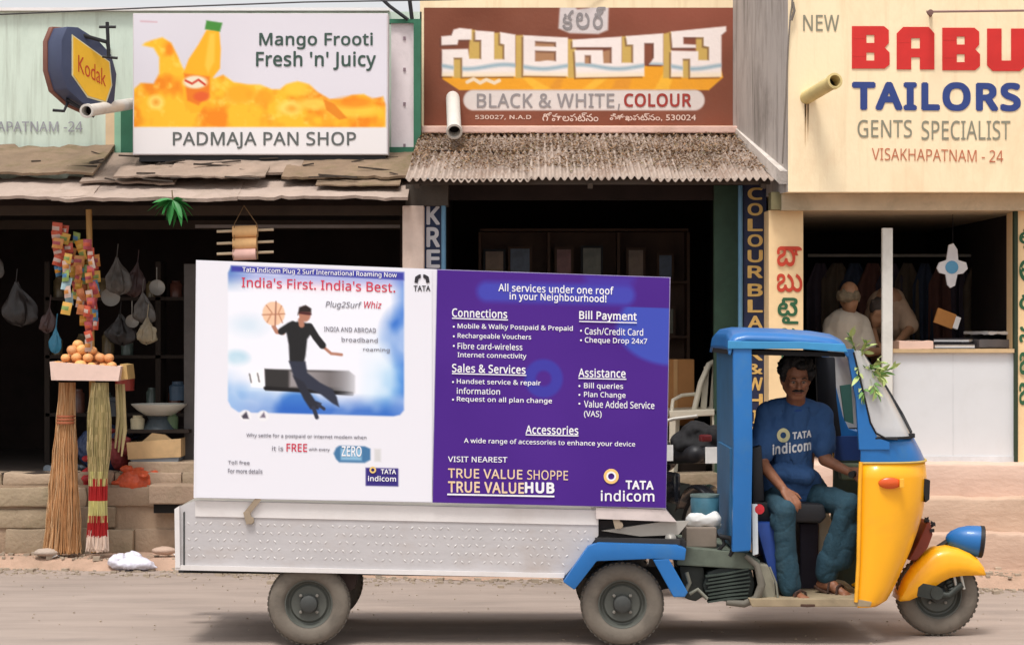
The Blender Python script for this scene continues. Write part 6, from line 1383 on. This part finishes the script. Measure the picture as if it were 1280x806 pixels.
for (x, y, Y, r_, h_, c_, lab) in ((156, 488, 4.75, .07, .16, (150, 60, 50), 'red plastic jar standing left of the basin'), (222, 500, 4.9, .06, .14, (70, 90, 110), 'blue tin standing right of the basin'), (140, 520, 4.6, .08, .14, (60, 66, 72), 'dark pot below the tray behind the grass bundles'), (172, 536, 4.55, .05, .10, (190, 180, 150), 'cream cup on the low table edge'), (214, 536, 4.6, .05, .12, (90, 110, 80), 'green bottle on the low table edge')):
    g = MB(); g.lathe(P(x, y, Y), (0, 0, 1), [(0, .0001), (0, r_), (h_*.75, r_*1.05), (h_*.85, r_*.7), (h_, r_*.7), (h_, .0001)], 18); tag(g.build('container', M('cont_%d' % x, c_, rough=.3, var=.25), smooth=40), lab, 'container')
# inner stall: shelf with jars, wooden post, table
t = thing('shelf_rack', (PX(180, 5.6), 5.6, .5), 'dark wooden shelf rack deep inside the left stall', 'shelf')
for z in (1.0, 1.45, 1.9): MB().box(PX(60, 5.6), PX(330, 5.6), 5.5, 5.8, z, z+.025).build('shelf_board', M('shelf_brown', (46, 36, 29), rough=.8), t)
for px in (62, 200, 328): MB().box(PX(px, 5.6)-.02, PX(px, 5.6)+.02, 5.5, 5.8, .5, 2.2).build('upright', MATS['shelf_brown'], t)
jm = [M('jar_a', (110, 96, 70), rough=.2, var=.4), M('jar_b', (96, 60, 50), rough=.25, var=.4), M('jar_c', (84, 96, 90), rough=.2, var=.4)]
k_ = 0
for z in (1.025, 1.475, 1.925):
    for i in range(9):
        if rs.random() < .25: continue
        px = 75+i*28+rs.uniform(-5, 5); h_ = rs.uniform(.12, .2); g = MB(); g.lathe((PX(px, 5.6), 5.6, z), (0, 0, 1), [(0, .0001), (0, .05), (h_*.8, .05), (h_*.9, .035), (h_, .035), (h_, .0001)], 12)
        o = g.build('jar', jm[rs.randrange(3)], smooth=50); tag(o, 'dim glass jar %s on the %s board of the dark shelf rack' % (('far left', 'left of centre', 'right of centre')[min(2, i//3)], 'lowest' if z < 1.2 else 'middle' if z < 1.6 else 'top'), 'jar', 'jars on the shelf rack')
t = MB().pbox(230, 245, 330, 590, 4.6, 4.7).build('wooden_post', M('grey_post', (84, 80, 78), rough=.9, var=.2)); tag(t, 'weathered grey post inside the stall left of the white board', 'post')
t = thing('stall_table', P(200, 590, 4.8), 'low dark table carrying the basin in the left stall', 'table')
MB().pbox(150, 236, 537, 541, 4.45, 5.0).build('table_top', MATS['shelf_brown'], t)
for px in (155, 231): MB().pbox(px-2, px+2, 541, 590, 4.9, 4.94).build('leg', MATS['shelf_brown'], t)
# litter on the ground
t = fuse('plastic_bag', [('e', P(163, 704, 3.72), (.15, .09, .05)), ('e', P(148, 702, 3.72), (.07, .07, .06)), ('e', P(180, 706, 3.70), (.08, .06, .03)), ('c', P(186, 707, 3.7), P(196, 708, 3.68), .025, .012), ('e', P(165, 698, 3.78), (.06, .05, .06))], M('lilac_plastic', (214, 212, 224), rough=.35, var=.06), None, .008, 2, .4, disp=.018, dscale=14)
tag(t, 'crumpled whitish plastic bag lying on the ground by the brooms', 'bag')
for i in range(26):
    px = rs.uniform(55, 1270); Y = road_edge(PX(px, 3.5))+rs.uniform(.1, .5); p = Vector((PX(px, Y), Y, .085)); s = rs.uniform(.015, .04)
    g = MB(); a = rs.uniform(0, 6); ax = Vector((math.cos(a), math.sin(a), rs.uniform(-.2, .2)))*s; ay = Vector((-math.sin(a), math.cos(a), rs.uniform(-.2, .3)))*s*.6
    g.grid(3, 2, lambda u, v: p+ax*(u-.5)*2+ay*(v-.5)*2+Vector((0, 0, .006*math.sin(u*5+v*3)))); o = g.build('litter_scrap', (whc, carton if False else MATS['carton_tan'], MATS['straw_a'])[i % 3], solid=.002)
    tag(o, ('white', 'tan', 'straw coloured')[i % 3]+' paper scrap lying on the dusty roadside', 'litter', 'paper scraps along the roadside')
for (px, py, Y, c_, lab) in ((205, 688, 3.9, (186, 160, 142), 'pinkish stone on the ground left of the trailer'), (58, 690, 3.9, (172, 156, 142), 'dull stone at the foot of the brown broom')):
    g = MB(); g.sphere(P(px, py, Y), (.09, .06, .03), 12, 8, lambda d: 1+.2*noise.noise(d*2+Vector((px, 0, 0)))); tag(g.build('loose_stone', M('stone_%d' % px, c_, rough=.9, var=.12, bump=.4), smooth=60), lab, 'stone')
# cardboard box and plastic chair in the studio doorway
t = thing('cardboard_box', P(846, 520, 4.9), 'brown cardboard box behind the plastic chair in the studio doorway', 'box')
g = MB(); g.pbox(822, 868, 449, 532, 4.9, 5.2); g.build('carton', M('cardboard', (176, 124, 74), rough=.85, var=.1, dirt=.25, dcol=(130, 90, 52)), t, bevel=.006)
g = MB(); g.pbox(842, 847, 449, 532, 4.894, 4.899); g.build('tape', M('tape_tan', (196, 150, 96), rough=.4), t)
MB().box(PX(815, 5), PX(880, 5), 4.85, 5.3, .6, PZ(532, 4.9)).build('under_crate', M('crate_dark', (60, 48, 40), rough=.9), t)
t = thing('plastic_chair', P(872, 598, 4.5), 'white plastic armchair standing in the studio doorway', 'chair')
wc = M('chair_white', (226, 216, 194), rough=.4, var=.03)
g = MB(); g.prism([(836, 513), (896, 511), (898, 519), (838, 522)], 4.36, 4.86); g.build('seat', wc, t, bevel=.01)
bk2 = lambda x, y, Y: P(x, y, Y)
g = MB(); g.tube([P(867, 515, 4.5), P(876, 478, 4.52), P(886, 456, 4.56), P(897, 450, 4.62), P(912, 450, 4.7)], .022, 10); g.tube([P(925, 515, 4.8), P(925, 480, 4.85), P(912, 450, 4.7)], .022, 10)
g.build('back_frame', wc, t, smooth=60)
for k in range(4):
    g = MB(); x = 880+k*11; g.prism([(x, 458-(k > 0)*4), (x+7, 456-(k > 0)*4), (x+3, 516), (x-5, 516)], 4.56+k*.05, 4.57+k*.05); g.build('back_slat', wc, t, bevel=.003)
g = MB(); g.tube([P(839, 520, 4.38), P(841, 500, 4.4), P(852, 494, 4.5), P(872, 492, 4.55)], .014, 8); g.build('armrest', wc, t, smooth=60)
for (x, Y, xo) in ((841, 4.38, -1), (894, 4.38, 1), (846, 4.82, -1), (892, 4.82, 1)):
    g = MB(); g.prism([(x-4, 519), (x+4, 519), (x+3+xo*2, 598), (x-3+xo*2, 598)], Y, Y+.03)
    for i, v in enumerate(g.v): g.v[i] = (v[0], v[1], max(.60, v[2]))
    g.build('leg', wc, t, bevel=.003)
# parked motorcycle half hidden behind the trailer and cab
def moto(ox, Y, label, dark, flip=1, k=1.0):
    t = thing('motorcycle', (ox, Y, 0.02), label, 'motorcycle', 'motorcycles parked behind the rickshaw')
    q = lambda x, z, y=0: Vector((ox+x*flip*k, Y+y, z*k+.06))
    for nm, x in (('front', .62), ('rear', -.62)):
        g = MB(); c_ = q(x, .3); g.lathe(c_, (0, 1, 0), [(-.03, .25), (-.045, .27), (-.03, .295), (0, .30), (.03, .295), (.045, .27), (.03, .25), (-.03, .25)], 36); wh = g.build('wheel', rubber, t, smooth=60)
        g = MB(); g.lathe(c_, (0, 1, 0), [(-.03, .235), (-.03, .252), (.03, .252), (.03, .235), (-.03, .235)], 36); g.build('rim', galv, wh, smooth=40)
        g = MB()
        for i in range(14): a = i*math.pi/7; g.tube([c_, c_+Vector((math.cos(a)*.24, 0, math.sin(a)*.24))], .003, 4)
        g.lathe(c_, (0, 1, 0), [(-.05, .0001), (-.05, .05), (.05, .05), (.05, .0001)], 14); g.build('spokes', galv, wh)
    g = MB()
    for i in range(14):
        pass
    fr = [(q(.62+.34*math.cos(a), .3+.34*math.sin(a))) for a in [math.radians(x) for x in range(20, 171, 15)]]
    g = MB(); b0 = len(g.v); rows_ = [[p+Vector((0, -.06, -.02)), p+Vector((0, -.04, 0)), p+Vector((0, .04, 0)), p+Vector((0, .06, -.02))] for p in fr]; loft(g, rows_); g.build('fender', galv, t, smooth=60, solid=.004)
    rr_ = [(q(-.62+.35*math.cos(a), .3+.35*math.sin(a))) for a in [math.radians(x) for x in range(30, 186, 12)]]
    g = MB(); rows_ = [[p+Vector((0, -.07, -.02)), p+Vector((0, -.05, 0)), p+Vector((0, .05, 0)), p+Vector((0, .07, -.02))] for p in rr_]; loft(g, rows_); g.build('fender', dark, t, smooth=60, solid=.004)
    fuse('fuel_tank', [('c', q(.05, .78), q(.30, .84), .10, .12), ('e', q(.2, .80), (.2, .13, .11))], dark, t, .012, 4)
    fuse('seat', [('c', q(-.1, .80, -.05), q(-.62, .84, -.05), .055, .06), ('c', q(-.1, .80, .05), q(-.62, .84, .05), .055, .06)], MATS['seat_black'], t, .012, 4)
    g = MB(); g.tube([q(.42, .92), q(.62, .30, -.07)], .02, 8); g.tube([q(.42, .92), q(.62, .30, .07)], .02, 8); g.build('fork', galv, t)
    g = MB(); g.tube([q(.28, 1.04, -.34), q(.36, 1.02, -.2), q(.42, .96, 0), q(.36, 1.02, .2), q(.28, 1.04, .34)], .012, 8); g.build('handlebar', galv, t, smooth=60)
    g = MB(); g.lathe(q(.46, .86), (flip, 0, 0), [(-.02, .0001), (0, .06), (.08, .085), (.1, .08), (.11, .0001)], 18); g.build('headlight', galv, t, smooth=50)
    g = MB(); g.obox(q(-.0, .45), Vector((.2, 0, 0)), Vector((0, .12, 0)), Vector((0, 0, .17))); g.build('engine', grease, t, bevel=.03, smooth=50)
    g = MB(); g.tube([q(.15, .4, -.13), q(.1, .2, -.16), q(-.3, .2, -.18), q(-.8, .28, -.19)], [.02, .022, .03, .042], 10); g.build('exhaust', galv, t, smooth=60)
    g = MB(); g.prism([(0, 0)]*0, 0, 0) if False else None
    pc = q(-.90, .85, 0); g.obox(pc, Vector((.006, 0, 0)), Vector((0, .10, 0)), Vector((0, 0, .05))); g.build('number_plate', M('plate_white', (226, 224, 220), rough=.5), t)
    g = MB(); g.obox(q(-.80, .95, -.06), Vector((.03, 0, 0)), Vector((0, .035, 0)), Vector((0, 0, .022))); g.build('tail_light', M('tail_red', (90, 24, 28), rough=.3), t, bevel=.012)
    g = MB(); g.obox(q(-.35, .62, -.14), Vector((.2, 0, 0)), Vector((0, .02, 0)), Vector((0, 0, .1))); g.build('side_cover', dark, t, bevel=.02)
    t.rotation_euler = (0, 0, math.radians(-72))
    return t
moto(PX(886, 2.0)-.21, 2.80, 'black motorcycle with white number plate just behind the blue cab corner', M('moto_black', (24, 24, 28), rough=.25, coat=.5), -1)
moto(PX(846, 2.2)-.40, 3.0, 'dark motorcycle mostly hidden behind the purple board', M('moto_dark_blue', (30, 38, 60), rough=.25, coat=.5), -1)
t = fuse('black_sack', [('e', P(872, 540, 2.35), (.10, .10, .07)), ('e', P(892, 548, 2.3), (.09, .1, .08)), ('e', P(853, 552, 2.35), (.08, .1, .06)), ('e', P(876, 558, 2.3), (.17, .1, .055))], M('black_tarp', (20, 19, 21), rough=.85, var=.4, scale=10), None, .012, 2, .4, disp=.02, dscale=10)
tag(t, 'black tarpaulin bundle strapped over the motorcycle seat behind the cab', 'bundle')

# ---- dim goods inside the shops
t = thing('display_cabinet', (PX(700, 6.6), 6.6, .6), 'tall dark display cabinet at the back of the photo studio', 'cabinet')
cabm = M('cabinet_brown', (92, 66, 48), rough=.6, var=.2)
MB().box(PX(600, 6.6), PX(860, 6.6), 6.85, 6.9, .6, 2.5).build('back_panel', cabm, t)
for z in (.6, 1.1, 1.6, 2.05, 2.48): MB().box(PX(600, 6.6), PX(860, 6.6), 6.55, 6.849, z, z+.02).build('shelf_board', cabm, t)
for px in (600, 686, 773, 860): MB().box(PX(px, 6.6)-.012, PX(px, 6.6)+.012, 6.549, 6.848, .62, 2.47).build('upright', cabm, t)
pf = [M('photo_frame_%d' % i, c_, rough=.3, var=.4, scale=7) for i, c_ in enumerate(((150, 120, 90), (96, 110, 130), (150, 90, 80), (130, 130, 110)))]
for k, (z, px) in enumerate([(z, px) for z in (1.12, 1.62, 2.07) for px in (618, 650, 705, 740, 795, 832)]):
    t2 = thing('picture_frame', (PX(px, 6.6), 6.6, z), '%s picture frame on the %s shelf of the studio cabinet' % (('tan', 'blue grey', 'reddish', 'olive')[k % 4]+(' leftward' if k % 6 < 3 else ' rightward'), ('lower', 'middle', 'upper')[k // 6]), 'picture frame', 'picture frames in the studio cabinet')
    x = PX(px, 6.6); h_ = rs.uniform(.2, .32); w_ = rs.uniform(.14, .2)
    g = MB(); g.box(x-w_/2, x+w_/2, 6.62, 6.64, z, z+h_); g.build('frame', cabm if k % 3 else blackm, t2); g = MB(); g.box(x-w_/2+.02, x+w_/2-.02, 6.612, 6.619, z+.02, z+h_-.02); g.build('picture', pf[k % 4], t2)
# clothes on a rail at the back of the tailor shop
t = thing('clothes_rail', (PX(1180, 5.6), 5.6, 2.2), 'metal clothes rail across the back of the tailor shop', 'rail')
g = MB(); g.tube([(PX(1010, 5.6), 5.6, 2.25), (PX(1262, 5.6), 5.6, 2.25)], .012, 8); g.build('rail', galv, t)
gm = [M('garment_%d' % i, c_, rough=.9, var=.2) for i, c_ in enumerate(((70, 62, 72), (96, 84, 70), (56, 66, 84), (104, 70, 62)))]
for k in range(11):
    px = 1025+k*22; x = PX(px, 5.6); g = MB(); w_ = rs.uniform(.09, .13); l = rs.uniform(.5, .8)
    def f(u, v, w_=w_, l=l, x=x, k=k): return Vector((x+(u-.5)*2*w_*(.35+.65*min(1, v*4)), 5.6+.03*math.sin(u*14+k)*(.4+v)+.04*(u-.5), 2.22-.03-l*v))
    g.grid(16, 8, f); o = g.build('hanging_shirt', gm[k % 4], smooth=60, solid=.006); tag(o, '%s garment hanging %s on the tailor shop rail' % (('dark grey', 'brown', 'dull blue', 'dull red')[k % 4], ('left of the men', 'behind the men', 'behind the cross ornament')[k // 4]), 'garment', 'garments on the rail')
